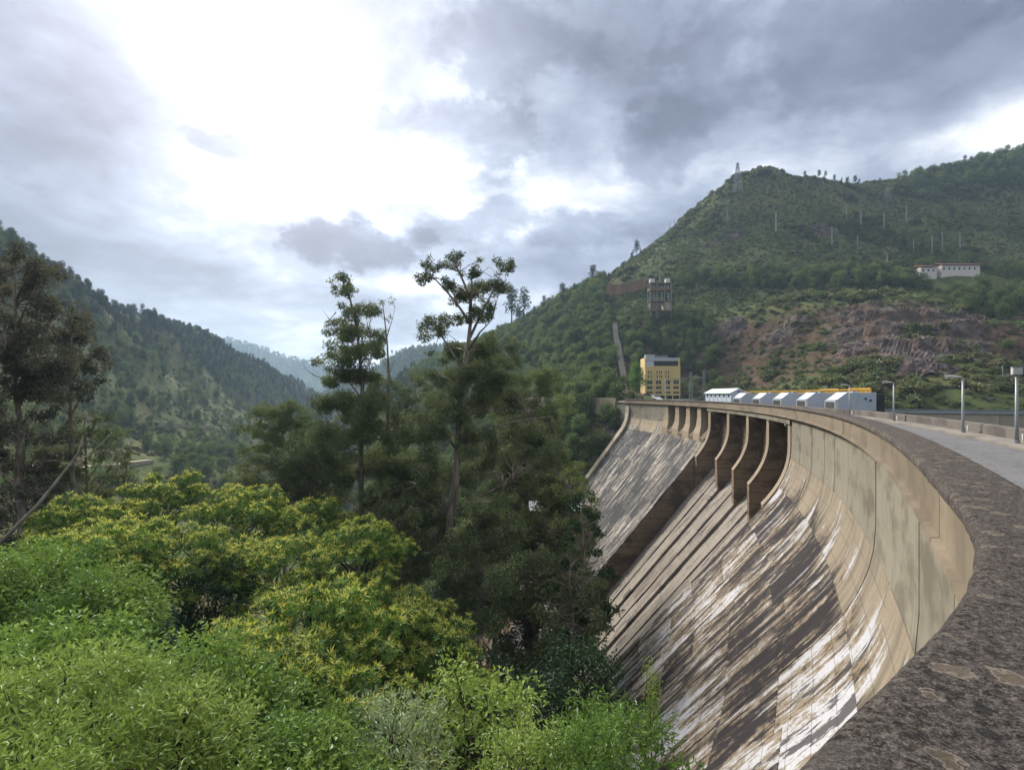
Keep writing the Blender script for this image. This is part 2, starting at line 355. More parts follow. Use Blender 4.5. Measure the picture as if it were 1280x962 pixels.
def coping_mat():
    m, nt, out = new_mat('coping_stone')
    tc = nt.nodes.new('ShaderNodeTexCoord'); p = tc.outputs['Object']
    n1 = noise(nt, p, 3.0, 6, 0.6); n2 = noise(nt, p, 26, 7, 0.72); n3 = noise(nt, p, 95, 5, 0.7)
    c = ramp(nt, n2, [(0.36, (0.013, 0.010, 0.009)), (0.45, (0.044, 0.035, 0.030)), (0.53, (0.088, 0.074, 0.066)), (0.64, (0.18, 0.158, 0.142))])
    c = mixc(nt, mth(nt, 'MULTIPLY', sstep(nt, n3, 0.52, 0.64), 0.6), c, (0.30, 0.265, 0.235))
    c = mixc(nt, mth(nt, 'MULTIPLY', sstep(nt, n3, 0.45, 0.36), 0.6), c, (0.02, 0.017, 0.017))
    c = mixc(nt, mth(nt, 'MULTIPLY', sstep(nt, n1, 0.5, 0.7), 0.35), c, (0.15, 0.135, 0.125))
    # black crust lichens
    wv = nt.nodes.new('ShaderNodeTexNoise'); wv.inputs['Scale'].default_value = 9; wv.inputs['Detail'].default_value = 4; nt.links.new(p, wv.inputs['Vector'])
    pw = vmth(nt, 'ADD', p, vmth(nt, 'SCALE', vmth(nt, 'SUBTRACT', wv.outputs['Color'], (0.5, 0.5, 0.5)), 0.22))
    def vor(scale, rnd=1.0, off=(0, 0, 0)):
        mp = nd(nt, 'ShaderNodeMapping', ins={0: pw, 1: off, 3: (1, 1, 1)})
        v = nt.nodes.new('ShaderNodeTexVoronoi'); v.voronoi_dimensions = '2D'; v.inputs['Scale'].default_value = scale; v.inputs['Randomness'].default_value = rnd
        nt.links.new(mp.outputs[0], v.inputs['Vector'])
        s = nd(nt, 'ShaderNodeSeparateColor', ins={0: v.outputs['Color']})
        return v.outputs['Distance'], s.outputs
    d1, s1 = vor(7.0)
    size = mth(nt, 'ADD', mth(nt, 'MULTIPLY', s1[1], 0.26), mth(nt, 'MULTIPLY', mth(nt, 'SUBTRACT', n2, 0.5), 0.55))
    black = mth(nt, 'MULTIPLY', mth(nt, 'LESS_THAN', d1, size), mth(nt, 'GREATER_THAN', s1[0], 0.45))
    c = mixc(nt, mth(nt, 'MULTIPLY', black, 0.72), c, (0.020, 0.018, 0.020))
    # pale ring lichens with a brown heart
    d2, s2 = vor(4.0, 1.0, (3.1, 1.7, 0))
    on = mth(nt, 'GREATER_THAN', s2[0], 0.45)
    r0 = mth(nt, 'ADD', 0.12, mth(nt, 'MULTIPLY', s2[1], 0.20))
    q = mth(nt, 'ADD', mth(nt, 'DIVIDE', d2, r0), mth(nt, 'MULTIPLY', mth(nt, 'SUBTRACT', n2, 0.5), 0.9))
    inside = mth(nt, 'MULTIPLY', mth(nt, 'LESS_THAN', q, 1.0), on)
    heart = sstep(nt, q, 0.86, 0.66)
    rim_c = mixc(nt, n3, (0.36, 0.31, 0.25), (0.17, 0.14, 0.115))
    ring = mixc(nt, mth(nt, 'MULTIPLY', heart, mth(nt, 'ADD', 0.55, mth(nt, 'MULTIPLY', s2[2], 0.45))), rim_c, (0.10, 0.075, 0.05))
    c = mixc(nt, mth(nt, 'MULTIPLY', inside, mth(nt, 'ADD', 0.5, mth(nt, 'MULTIPLY', n1, 0.7))), c, ring)
    hgt = mth(nt, 'ADD', mth(nt, 'MULTIPLY', n2, 1.0), mth(nt, 'MULTIPLY', n3, 0.5))
    hgt = mth(nt, 'ADD', hgt, mth(nt, 'MULTIPLY', inside, 0.12))
    hgt = mth(nt, 'SUBTRACT', hgt, mth(nt, 'MULTIPLY', black, 0.25))
    principled(nt, out, c, 0.95, hgt, 1.0, 0.035, 0.15)
    return m
M['coping'] = coping_mat()

def asphalt_mat():
    m, nt, out = new_mat('asphalt')
    tc = nt.nodes.new('ShaderNodeTexCoord'); p = tc.outputs['Object']
    n1 = noise(nt, p, 0.5, 5, 0.6); n2 = noise(nt, p, 40, 4, 0.7); n3 = noise(nt, p, 3.0, 6, 0.65)
    c = ramp(nt, n1, [(0.35, (0.115, 0.112, 0.112)), (0.65, (0.15, 0.146, 0.145))])
    c = mixc(nt, mth(nt, 'MULTIPLY', sstep(nt, n3, 0.55, 0.7), 0.35), c, (0.085, 0.082, 0.08))
    c = mixc(nt, mth(nt, 'MULTIPLY', n2, 0.3), c, (0.22, 0.215, 0.21))
    uv = scale_uv(nt, 1, 1); su = nd(nt, 'ShaderNodeSeparateXYZ', ins={0: uv})
    wear = mth(nt, 'MULTIPLY', mth(nt, 'ADD', 0.5, mth(nt, 'MULTIPLY', mth(nt, 'SINE', mth(nt, 'MULTIPLY', su.outputs[1], 2.9)), 0.5)), mth(nt, 'ADD', 0.1, mth(nt, 'MULTIPLY', n1, 0.4)))
    c = mixc(nt, wear, c, (0.10, 0.098, 0.097))
    ck = noise(nt, p, 1.3, 7, 0.6); c = mixc(nt, mth(nt, 'MULTIPLY', mth(nt, 'LESS_THAN', mth(nt, 'ABSOLUTE', mth(nt, 'SUBTRACT', ck, 0.5)), 0.006), 0.8), c, (0.03, 0.03, 0.03))
    principled(nt, out, c, 0.9, n2, 0.4, 0.006, 0.25)
    return m
M['asphalt'] = asphalt_mat()
M['steel'] = simple('galvanised_steel', (0.30, 0.315, 0.325), 0.5, 0.3, 4, 0.3)
M['pole_pale'] = simple('pole_concrete', (0.30, 0.31, 0.30), 0.85, 0.3, 2)
M['lattice'] = simple('lattice_steel', (0.20, 0.215, 0.225), 0.6, 0.3, 2, 0.2)
M['bluegrey'] = simple('blue_grey_painted_steel', (0.40, 0.46, 0.53), 0.45, 0.35, 1.4, 0.0, 0.4, 0.05, (0.20, 0.20, 0.20))
M['bluepale'] = simple('pale_blue_sheet', (0.47, 0.53, 0.60), 0.5, 0.25, 1.5, 0.0, 0.4, 0.05, (0.30, 0.32, 0.32))
M['roofpale'] = simple('pale_green_sheet_roof', (0.52, 0.60, 0.57), 0.5, 0.3, 1.5)
M['yellow'] = simple('yellow_painted_steel', (0.60, 0.33, 0.03), 0.5, 0.35, 2, 0, 0.4, 0.05, (0.22, 0.10, 0.04))
M['ochre'] = simple('ochre_render', (0.62, 0.47, 0.21), 0.85, 0.25, 0.5, 0, 0.2, 0.1, (0.42, 0.28, 0.11))
M['ochre_trim'] = simple('ochre_trim', (0.68, 0.50, 0.22), 0.85, 0.2, 0.6, 0, 0.2, 0.1, (0.42, 0.28, 0.11))
M['glass'] = simple('window_glass', (0.030, 0.032, 0.036), 0.18, 0.1, 2, 0, 0.6, 0.0)
M['darkgap'] = simple('dark_fill', (0.035, 0.034, 0.034), 0.7, 0.2, 2)  # plain dark fill for gaps, openings, chips and set-back storeys
M['white'] = simple('white_paint', (0.62, 0.61, 0.58), 0.7, 0.3, 2)
M['offwhite'] = simple('lime_wash', (0.60, 0.55, 0.50), 0.85, 0.35, 0.8, 0, 0.2, 0.1, (0.30, 0.26, 0.22))
M['redroof'] = simple('red_roof', (0.22, 0.085, 0.07), 0.8, 0.35, 0.8)
M['zinc'] = simple('zinc_roof', (0.42, 0.44, 0.47), 0.5, 0.3, 1.0, 0.1)
M['rust'] = simple('rust_stained_concrete', (0.20, 0.125, 0.078), 0.9, 0.6, 0.5, 0, 0.15, 0.3, (0.10, 0.075, 0.06))
M['tanwall'] = simple('tan_concrete', (0.36, 0.30, 0.22), 0.9, 0.45, 0.4, 0, 0.2, 0.25, (0.17, 0.14, 0.11))
M['slate'] = simple('grey_slab', (0.19, 0.205, 0.215), 0.7, 0.4, 0.8)
M['stair'] = simple('pale_stair_concrete', (0.40, 0.36, 0.29), 0.9, 0.5, 0.7, 0, 0.2, 0.3, (0.16, 0.13, 0.10))
M['lamphead'] = simple('lamp_head', (0.50, 0.50, 0.49), 0.5, 0.2, 5)
M['gate'] = simple('brown_gate_steel', (0.11, 0.075, 0.05), 0.75, 0.6, 0.8, 0, 0.2, 0.3, (0.04, 0.03, 0.025))
M['carwhite'] = simple('white_car_paint', (0.68, 0.68, 0.68), 0.3, 0.05, 2, 0, 0.5, 0)
M['carred'] = simple('dark_car_paint', (0.06, 0.065, 0.08), 0.3, 0.05, 2, 0, 0.5, 0)
M['tyre'] = simple('tyre_rubber', (0.02, 0.02, 0.02), 0.8, 0.1, 5)

def rock_mat(name, a, b, c_, soil):
    m, nt, out = new_mat(name)
    tc = nt.nodes.new('ShaderNodeTexCoord'); p = tc.outputs['Object']
    n1 = noise(nt, p, 0.16, 7, 0.65, 0.6); n2 = noise(nt, p, 0.7, 8, 0.7); n3 = noise(nt, p, 0.05, 4, 0.6)
    v = mth(nt, 'ADD', mth(nt, 'MULTIPLY', n1, 0.55), mth(nt, 'MULTIPLY', n2, 0.45))
    c = ramp(nt, v, [(0.36, a), (0.5, b), (0.62, c_)])
    c = mixc(nt, mth(nt, 'MULTIPLY', sstep(nt, n3, 0.48, 0.62), 0.7), c, soil)
    principled(nt, out, c, 0.95, v, 1.0, 0.6, 0.12)
    return m
M['rock'] = rock_mat('granite', (0.028, 0.022, 0.022), (0.075, 0.056, 0.050), (0.175, 0.145, 0.13), (0.10, 0.062, 0.040))
M['rock_pale'] = rock_mat('pale_granite', (0.07, 0.065, 0.068), (0.18, 0.17, 0.168), (0.32, 0.30, 0.28), (0.15, 0.12, 0.09))

def terrain_mat():
    m, nt, out = new_mat('hillside_ground')
    g = nt.nodes.new('ShaderNodeNewGeometry'); p = g.outputs['Position']
    at = nt.nodes.new('ShaderNodeAttribute'); at.attribute_name = 'zone'
    sp = nd(nt, 'ShaderNodeSeparateColor', ins={0: at.outputs['Color']})
    n1 = noise(nt, p, 0.035, 7, 0.62); n2 = noise(nt, p, 0.25, 7, 0.68); n3 = noise(nt, p, 1.4, 6, 0.7)
    v = mth(nt, 'ADD', mth(nt, 'MULTIPLY', n1, 0.5), mth(nt, 'MULTIPLY', n2, 0.5))
    green = ramp(nt, v, [(0.34, (0.040, 0.056, 0.022)), (0.46, (0.075, 0.098, 0.034)), (0.54, (0.115, 0.125, 0.045)), (0.62, (0.150, 0.128, 0.062)), (0.70, (0.17, 0.125, 0.075))])
    brown = ramp(nt, mth(nt, 'ADD', mth(nt, 'MULTIPLY', n2, 0.6), mth(nt, 'MULTIPLY', n3, 0.4)), [(0.36, (0.034, 0.027, 0.022)), (0.48, (0.078, 0.052, 0.034)), (0.58, (0.125, 0.080, 0.050)), (0.68, (0.165, 0.135, 0.11))])
    f = sstep(nt, mth(nt, 'ADD', sp.outputs[0], mth(nt, 'MULTIPLY', mth(nt, 'SUBTRACT', n2, 0.5), 1.2)), 0.35, 0.65)
    c = mixc(nt, f, green, brown)
    c = mixc(nt, sstep(nt, mth(nt, 'ADD', sp.outputs[1], mth(nt, 'MULTIPLY', mth(nt, 'SUBTRACT', n2, 0.5), 0.8)), 0.4, 0.6), c, (0.26, 0.22, 0.16))
    c = mixc(nt, mth(nt, 'MULTIPLY', n3, 0.35), c, (0.05, 0.05, 0.03))
    principled(nt, out, c, 1.0, mth(nt, 'ADD', n2, mth(nt, 'MULTIPLY', n3, 0.3)), 0.9, 0.8, 0.05)
    return m
M['terrain'] = terrain_mat()
def water_mat():
    m, nt, out = new_mat('river_water')
    tc = nt.nodes.new('ShaderNodeTexCoord')
    n = noise(nt, tc.outputs['Object'], 0.6, 4, 0.5)
    principled(nt, out, (0.035, 0.06, 0.045), 0.08, n, 0.15, 0.05, 0.5)
    return m
M['water'] = water_mat()
# ------------------------------------------------------------------ dam axis (shared by terrain and dam)
R0 = 170.0; CX, CY = -130.86, 107.35        # crest arc: its centre lies downstream
PH0 = rad(36)
_near = []                                  # parapet line curves in towards the near abutment
def _build_near():
    x = CX + R0 * math.cos(PH0); y = CY - R0 * math.sin(PH0); s = 0.0; h = PH0; ds = 0.05
    _near.append((s, x, y, h))
    while s > -30:
        t = min(1.0, max(0.0, (-s - 1.5) / 6.0)); h = PH0 + rad(18.5) * t * t * (3 - 2 * t) + max(0, -s - 9) * rad(0.8)
        x -= math.sin(h) * ds; y -= math.cos(h) * ds; s -= ds
        _near.append((s, x, y, h))
_build_near()
def axis(s):
    """s metres along the outer edge of the parapet -> x, y, heading"""
    if s >= 0:
        h = PH0 - s / R0
        return CX + R0 * math.cos(h), CY - R0 * math.sin(h), h
    q = min(len(_near) - 1.001, -s / 0.05); i = int(q); f = q - i; a, b = _near[i], _near[i + 1]
    return a[1] + (b[1] - a[1]) * f, a[2] + (b[2] - a[2]) * f, a[3] + (b[3] - a[3]) * f
def P(s, d, z):
    """point d metres downstream of the parapet edge (negative: towards the reservoir)"""
    x, y, h = axis(s); return Vector((x - math.cos(h) * d, y + math.sin(h) * d, z))
def S(deg): return (PH0 - rad(deg)) * R0    # arc position from the heading in degrees
S_END = S(-12.5)
SLOPE = 0.80
def prof(z):
    """downstream offset of the face at height z"""
    if z > -3.5: return -0.35
    if z > -9.5: t = (-3.5 - z); return -0.35 + SLOPE * t * t / 12.0
    return -0.35 + SLOPE * 3.0 + SLOPE * (-9.5 - z)

# ------------------------------------------------------------------ terrain
def W(u, v, z): return ((u - 640) / 600 * z, z, EYE + (493 - v) / 600 * z)
CTRL = [W(*p) for p in [
    # skyline of the hill beyond the dam, then rows down its slope
    (540, 462, 560), (590, 440, 520), (640, 412, 480), (690, 385, 455), (740, 360, 430), (800, 318, 420), (850, 285, 415), (900, 251, 410), (935, 227, 412), (968, 212, 415),
    (1010, 224, 430), (1060, 228, 440), (1120, 229, 450), (1200, 217, 450), (1280, 200, 450), (1400, 190, 450), (1550, 200, 440),
    (1280, 245, 410), (1180, 258, 410), (1100, 262, 408), (1000, 246, 402), (940, 262, 395), (880, 290, 390),
    (1280, 300, 350), (1150, 305, 352), (1080, 300, 360), (1000, 300, 355), (900, 310, 365), (820, 330, 370),
    (1280, 345, 300), (1190, 347, 292), (1100, 350, 296), (1000, 352, 300), (900, 354, 318), (830, 358, 335), (770, 372, 340),
    (1280, 372, 252), (1150, 376, 240), (1060, 376, 246), (980, 378, 262), (900, 382, 292), (830, 395, 300), (740, 400, 330), (660, 435, 340),
    (1280, 440, 178), (1200, 440, 178), (1120, 440, 186), (1050, 440, 200), (980, 440, 220), (900, 440, 250), (850, 440, 265), (780, 445, 265), (700, 460, 260), (640, 480, 280),
    (1280, 490, 140), (1180, 495, 142), (1100, 496, 150), (1000, 497, 170),
    # far abutment and the bank below it
    (742, 500, 160), (715, 508, 172), (670, 520, 190), (620, 530, 220), (560, 530, 290), (500, 520, 400), (450, 510, 520),
    (755, 560, 152), (735, 620, 140), (700, 660, 135), (660, 620, 165), (610, 620, 190), (560, 590, 240), (510, 560, 320), (470, 540, 420),
    # hill on the near bank, beyond the chestnuts
    (-60, 305, 215), (0, 322, 250), (60, 345, 300), (120, 366, 350), (200, 400, 450), (280, 434, 560), (340, 464, 680), (395, 492, 800),
    (0, 400, 235), (100, 430, 310), (200, 465, 400), (280, 490, 500), (340, 508, 600), (0, 470, 215), (100, 505, 250), (180, 525, 290), (250, 530, 340), (320, 530, 430),
    (0, 540, 160), (100, 572, 185), (190, 582, 205), (280, 585, 235), (350, 575, 300), (400, 555, 420),
]] + [
    (34, 165, 0.0), (50, 190, 0.4), (66, 218, 0.6), (80, 235, 1.5), (30, 172, 0.3), (100, 232, 2.0), (90, 200, -1.5),
    # river
    (-30, 78, -66), (-45, 115, -68), (-72, 180, -70), (-108, 270, -73), (-150, 400, -76), (-215, 560, -79), (-300, 780, -83), (-360, 900, -86),
    # near bank
    (0, -14, -0.5), (-12, -8, -6), (-3.5, 2.5, -9), (-9, 8, -15), (-4, 14, -18), (6, 22, -20.5), (2, 34, -30), (-6, 52, -44), (-14, 66, -56), (-22, 16, -17), (-30, 36, -23), (-22, 55, -36),
    (-48, 48, -20), (-60, 22, -10), (-60, 80, -34), (-45, 90, -48), (-90, 60, -13), (-90, 110, -30), (-80, 150, -52), (-120, 130, -28), (-150, 80, 4), (-220, 90, 48), (-300, 120, 85), (-120, 10, 12), (-60, -40, 8), (-200, -40, 50),
    # reservoir bed and the near bank upstream of the dam
    (20, 10, -24), (34, 30, -36), (48, 60, -40), (54, 90, -38), (52, 118, -30), (48, 140, -14), (80, 60, -36), (100, 100, -30), (90, 130, -18), (150, 60, -34), (140, 105, -20), (220, 60, -32), (240, 100, -18), (330, 120, -6), (320, 40, -30), (60, 10, -30), (20, -25, -4), (70, -40, -6), (150, -40, -4), (300, -40, 0), (100, -100, 18), (250, -100, 25), (-20, -70, 12),
    (450, 200, 30), (500, 300, 70), (620, 420, 130), (430, 60, -25), (560, 120, -5),
    # behind the skylines
    (130, 560, 70), (230, 560, 130), (330, 590, 140), (430, 600, 150), (40, 640, -5), (-20, 720, -40), (-80, 860, -55), (200, 800, 60), (450, 800, 80),
    (-420, 380, 40), (-460, 520, 40), (-440, 700, 20), (-420, 880, -30), (-450, 240, 60), (-480, 60, 90),
]
CT = np.array(CTRL, float)
def _tps_fit(pts, lam=60.0, sc=100.0):
    X = pts[:, :2] / sc; n = len(X)
    r2 = ((X[:, None, :] - X[None]) ** 2).sum(-1)
    K = 0.5 * r2 * np.log(r2 + 1e-9); K[np.diag_indices(n)] += lam * 1e-3
    Pm = np.c_[np.ones(n), X]; A = np.zeros((n + 3, n + 3)); A[:n, :n] = K; A[:n, n:] = Pm; A[n:, :n] = Pm.T
    b = np.r_[pts[:, 2], 0, 0, 0]
    return np.linalg.solve(A, b), X, sc
_TPS = _tps_fit(CT)
def tps(x, y):
    c, X, sc = _TPS; x = np.asarray(x, float).ravel() / sc; y = np.asarray(y, float).ravel() / sc
    out = np.empty(len(x)); n = len(X)
    for i in range(0, len(x), 20000):
        j = slice(i, i + 20000)
        r2 = (x[j, None] - X[:, 0]) ** 2 + (y[j, None] - X[:, 1]) ** 2
        out[j] = (0.5 * r2 * np.log(r2 + 1e-9)) @ c[:n] + c[n] + c[n + 1] * x[j] + c[n + 2] * y[j]
    return out
TX0, TX1, TY0, TY1, TD = -480.0, 630.0, -100.0, 900.0, 4.0
_gx = np.arange(TX0, TX1 + 0.1, TD); _gy = np.arange(TY0, TY1 + 0.1, TD)
GX, GY = np.meshgrid(_gx, _gy)
def dam_rd(x, y):
    """radial position relative to the crest arc: d (downstream +) and heading in degrees"""
    dx = x - CX; dy = CY - y
    return R0 - np.hypot(dx, dy), np.degrees(np.arctan2(dy, dx))
def build_heights():
    z = tps(GX, GY).reshape(GX.shape)
    dist = np.hypot(GX, GY); k = np.clip((dist - 70) / 200, 0, 1)
    dd, ph = dam_rd(GX, GY)
    ab = np.clip((np.hypot(GX - 60, GY - 205) - 40) / 60, 0, 1)          # keep the far yard level
    z = z + k * ab * np.where(GX < -60, 0.55, 1.0) * (7.0 * fbm(GX / 75, GY / 75, 4, 3) + 2.6 * fbm(GX / 22, GY / 22, 3, 9))
    # rocky scarp on the lower hill: broken, ledged relief
    sc = scarp_mask(GX, GY)
    z = z + sc * ab * (6.5 * np.abs(fbm(GX / 30, GY / 30, 4, 21)) - 1.0 + 2.5 * (np.floor(z / 9) * 9 + 4.5 - z) * 0.18)
    # everything under the dam body and the water it holds back stays below them
    inside = np.clip((ph + 14.5) / 3, 0, 1) * np.clip((66 - ph) / 4, 0, 1)
    def press(z, lim, w): return z - w * np.maximum(z - lim, 0)
    z = press(z, -14.0, inside * np.clip((dd + 60) / 20, 0, 1) * np.clip((4 - dd) / 3, 0, 1))
    face = -np.clip(dd, 3, 120) / SLOPE - 7.0
    sp = inside * np.clip((22.5 - ph) / 3, 0, 1) * np.clip((80 - dd) / 12, 0, 1) * np.clip((dd - 1) / 2, 0, 1)
    z = press(z, face - 14, sp)
    bl = inside * np.clip((ph - 19) / 3, 0, 1) * np.clip((dd - 1) / 2, 0, 1)
    toe = np.clip(np.interp(ph, [20, 24, 30, 36, 45, 60], [62, 50, 20, 9, 6, 4]) - dd, 0, 6) / 6
    z = press(z, face - 5, bl * toe)
    z = np.where((dist < 26) & (GY > -12) & (GX > -3), np.minimum(z, -2.0), z)
    near = np.clip((60 - np.hypot(GX, GY - 40)) / 20, 0, 1)
    for _ in range(3):
        b = z.copy(); b[1:-1, 1:-1] = (z[:-2, 1:-1] + z[2:, 1:-1] + z[1:-1, :-2] + z[1:-1, 2:] + 2 * z[1:-1, 1:-1]) / 6
        z = z * (1 - near) + b * near
    return z
def scarp_mask(x, y):
    m = 0
    for cx, cy, rx, ry in ((165, 205, 55, 42), (100, 232, 60, 42), (70, 255, 35, 25), (215, 180, 45, 40), (250, 200, 30, 35)):
        m = np.maximum(m, np.exp(-(((x - cx) / rx) ** 2 + ((y - cy) / ry) ** 2)))
    return np.clip(m * 1.7 - 0.25, 0, 1)
GZ = build_heights()
def H(x, y):
    x = np.asarray(x, float); y = np.asarray(y, float)
    fx = np.clip((x - TX0) / TD, 0, len(_gx) - 1.001); fy = np.clip((y - TY0) / TD, 0, len(_gy) - 1.001)
    ix = fx.astype(int); iy = fy.astype(int); ax = fx - ix; ay = fy - iy
    return (GZ[iy, ix] * (1 - ax) + GZ[iy, ix + 1] * ax) * (1 - ay) + (GZ[iy + 1, ix] * (1 - ax) + GZ[iy + 1, ix + 1] * ax) * ay
def ground(x, y): return float(H(x, y))
def hit(u, v, z0=60.0, z1=900.0):
    """where a sight line from the dam meets the hillside"""
    for z in np.arange(z0, z1, 1.0):
        x = (u - 640) / 600 * z; zz = EYE + (493 - v) / 600 * z
        if ground(x, z) >= zz: return Vector((x, z, ground(x, z)))
    return None
def build_terrain():
    ny, nx = GX.shape
    v = np.stack([GX.ravel(), GY.ravel(), GZ.ravel()], 1)
    i = np.arange(ny * nx).reshape(ny, nx)
    f = np.stack([i[:-1, :-1].ravel(), i[:-1, 1:].ravel(), i[1:, 1:].ravel(), i[1:, :-1].ravel()], 1)
    me = fast_mesh('terrain', v, f, M['terrain'], True)
    a = me.attributes.new('zone', 'FLOAT_COLOR', 'POINT')
    c = np.zeros((len(v), 4), np.float32); c[:, 3] = 1
    br = scarp_mask(v[:, 0], v[:, 1]) * 0.95
    br = np.maximum(br, 0.42 * np.clip(fbm(v[:, 0] / 60, v[:, 1] / 60, 3, 40) + 0.25, 0, 1))
    br = np.maximum(br, np.exp(-(((v[:, 0] - 25) / 22) ** 2 + ((v[:, 1] - 170) / 25) ** 2)) * 0.6)
    c[:, 0] = br
    a.data.foreach_set('color', c.ravel())
    o = link('hillside_terrain', me); tag(o, 'scrub covered valley sides around the dam', kind='structure')
    g = MB(); g.v = [(-6000, -3000, -100), (6000, -3000, -100), (6000, 9000, -100), (-6000, 9000, -100)]; g.f = [(0, 1, 2, 3)]
    o = g.build('ground', M['terrain']); tag(o, kind='structure')
build_terrain()
def sheet(name, pts2, z, mat):
    g = MB(); g.v = [(x, y, z) for x, y in pts2]; g.f = [tuple(range(len(pts2)))]
    return g.build(name, mat)
o = sheet('reservoir_water', [(30, -100), (420, -100), (420, 250), (60, 190)] + [tuple(P(s, -6.7, 0))[:2] for s in np.linspace(S(-14), -24, 40)], -7.0, M['water']); tag(o, kind='structure')
def far_hill(name, ridge, z0, w, base, seed, amp):
    us = np.array([r[0] for r in ridge], float); vs = np.array([r[1] for r in ridge], float)
    xr = (us - 640) / 600 * z0; zr = EYE + (493 - vs) / 600 * z0
    xs = np.linspace(xr[0], xr[-1], 150); ys = np.linspace(z0 - w, z0 + w, 70)
    X, Y = np.meshgrid(xs, ys)
    t = np.clip(1 - np.abs(Y - z0) / w, 0, 1)
    Z = base + (np.interp(X, xr, zr) - base) * (t ** 0.9)
    Z = Z + amp * t ** 0.5 * (1 - 0.6 * t) * 2 * fbm(X / (w * 0.35), Y / (w * 0.35), 5, seed)
    i = np.arange(X.size).reshape(X.shape)
    f = np.stack([i[:-1, :-1].ravel(), i[:-1, 1:].ravel(), i[1:, 1:].ravel(), i[1:, :-1].ravel()], 1)
    me = fast_mesh(name, np.stack([X.ravel(), Y.ravel(), Z.ravel()], 1), f, M['terrain'], True)
    o = link(name, me); tag(o, kind='structure'); return o, X, Y, Z
FAR = [far_hill('far_hill', [(150, 440), (250, 425), (320, 432), (345, 441), (370, 448), (400, 456), (430, 470), (470, 486), (540, 492), (700, 488)], 2500, 700, -98, 5, 40),
       far_hill('wooded_hill', [(400, 500), (440, 480), (480, 450), (505, 438), (535, 434), (570, 430), (620, 436), (700, 440), (800, 450)], 1250, 330, -98, 6, 26)]
# ------------------------------------------------------------------ the dam
def strip(name, s0, s1, prof_pts, mat, parent, ds=1.2, closed=False, smooth=True, t0=0.0):
    """sweep a section (list of (d, z)) along the crest; UV = metres along, metres down the section"""
    n = max(1, int(math.ceil((s1 - s0) / ds))); ss = np.linspace(s0, s1, n + 1)
    pp = list(prof_pts) + ([prof_pts[0]] if closed else [])
    tt = [t0]
    for a, b in zip(pp[:-1], pp[1:]): tt.append(tt[-1] + math.hypot(a[0] - b[0], a[1] - b[1]))
    v = []; uv = []
    for s in ss:
        for (d, z), t in zip(pp, tt): v.append(P(s, d, z)); uv.append((s, t))
    k = len(pp); f = []
    for i in range(n):
        for j in range(k - 1):
            a = i * k + j; f.append((a, a + k, a + k + 1, a + 1))
    me = fast_mesh(name, np.array([tuple(q) for q in v]), np.array(f), mat, smooth, np.array(uv))
    if smooth:
        try: me.set_sharp_from_angle(angle=rad(32))
        except Exception: pass
    return link(name, me, parent)
def slab_piece(name, s0, s1, top, thick, mat, parent, n=1, t0=0.0):
    """one poured block: outer surface follows 'top' (d, z) points, ends and back closed"""
    back = [(d - thick, z - thick * 0.15) for d, z in top][::-1]
    ring = list(top) + back; k = len(ring); m = len(top)
    tt = [t0]
    for a, b in zip(top[:-1], top[1:]): tt.append(tt[-1] + math.hypot(a[0] - b[0], a[1] - b[1]))
    tt = tt + tt[::-1]
    ss = [s0 + (s1 - s0) * i / n for i in range(n + 1)]
    v = [P(s, d, z) for s in ss for d, z in ring]; uv = [(s, t) for s in ss for t in tt]
    f = []
    for i in range(n):
        for j in range(k): f.append((i * k + j, (i + 1) * k + j, (i + 1) * k + (j + 1) % k, i * k + (j + 1) % k))
    for b in (0, n * k):
        for j in range(m - 1): f.append((b + j, b + j + 1, b + k - 2 - j, b + k - 1 - j))
    me = fast_mesh(name, np.array([tuple(q) for q in v]), np.array(f), mat, False, np.array(uv))
    bm = bmesh.new(); bm.from_mesh(me); bmesh.ops.recalc_face_normals(bm, faces=bm.faces); bm.to_mesh(me); bm.free()
    return link(name, me, parent)

dam = empty('dam', P(S(10), -3, -70)); tag(dam, 'curved concrete gravity dam with streaked sloping face and gated spillway', 'dam')
dam_loc = dam.location.copy()
def under(o, par=None):
    """parent keeping the built world position"""
    par = par or dam; o.parent = par; o.matrix_parent_inverse = Matrix.Translation(-par.location) ; return o
S_A, S_B = S(19), S(4)                       # spillway between these
S_C = S(-5)
rnd = random.Random(3)
# --- core: plain body just behind the blocks so that the joints read as thin dark gaps
def core():
    zs = [-0.45, -3.5] + [-3.5 - i * 0.75 for i in range(1, 9)] + [-80]
    for (a, b) in ((-29.5, S_A - 0.05), (S_C + 0.05, S_END)):
        sec = [(prof(z) - 0.32, z) for z in zs]
        o = strip('body', a, b, [(-6.2, -0.45)] + sec + [(-6.2, -80)], M['brown'], None, 2.0, True, False); under(o)
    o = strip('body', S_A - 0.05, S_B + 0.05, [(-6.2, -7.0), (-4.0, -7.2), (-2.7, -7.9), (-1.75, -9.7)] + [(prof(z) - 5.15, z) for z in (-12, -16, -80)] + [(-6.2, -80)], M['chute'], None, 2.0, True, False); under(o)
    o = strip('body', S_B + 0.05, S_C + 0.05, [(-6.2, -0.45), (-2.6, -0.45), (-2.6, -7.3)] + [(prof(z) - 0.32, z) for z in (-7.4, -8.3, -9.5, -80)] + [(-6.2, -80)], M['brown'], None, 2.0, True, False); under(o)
core()
# --- upstream skin
o = strip('upstream_face', -29.5, S_END + 12, [(-6.9, -0.1), (-6.9, -60)], M['upwall'], None, 3.0); under(o)

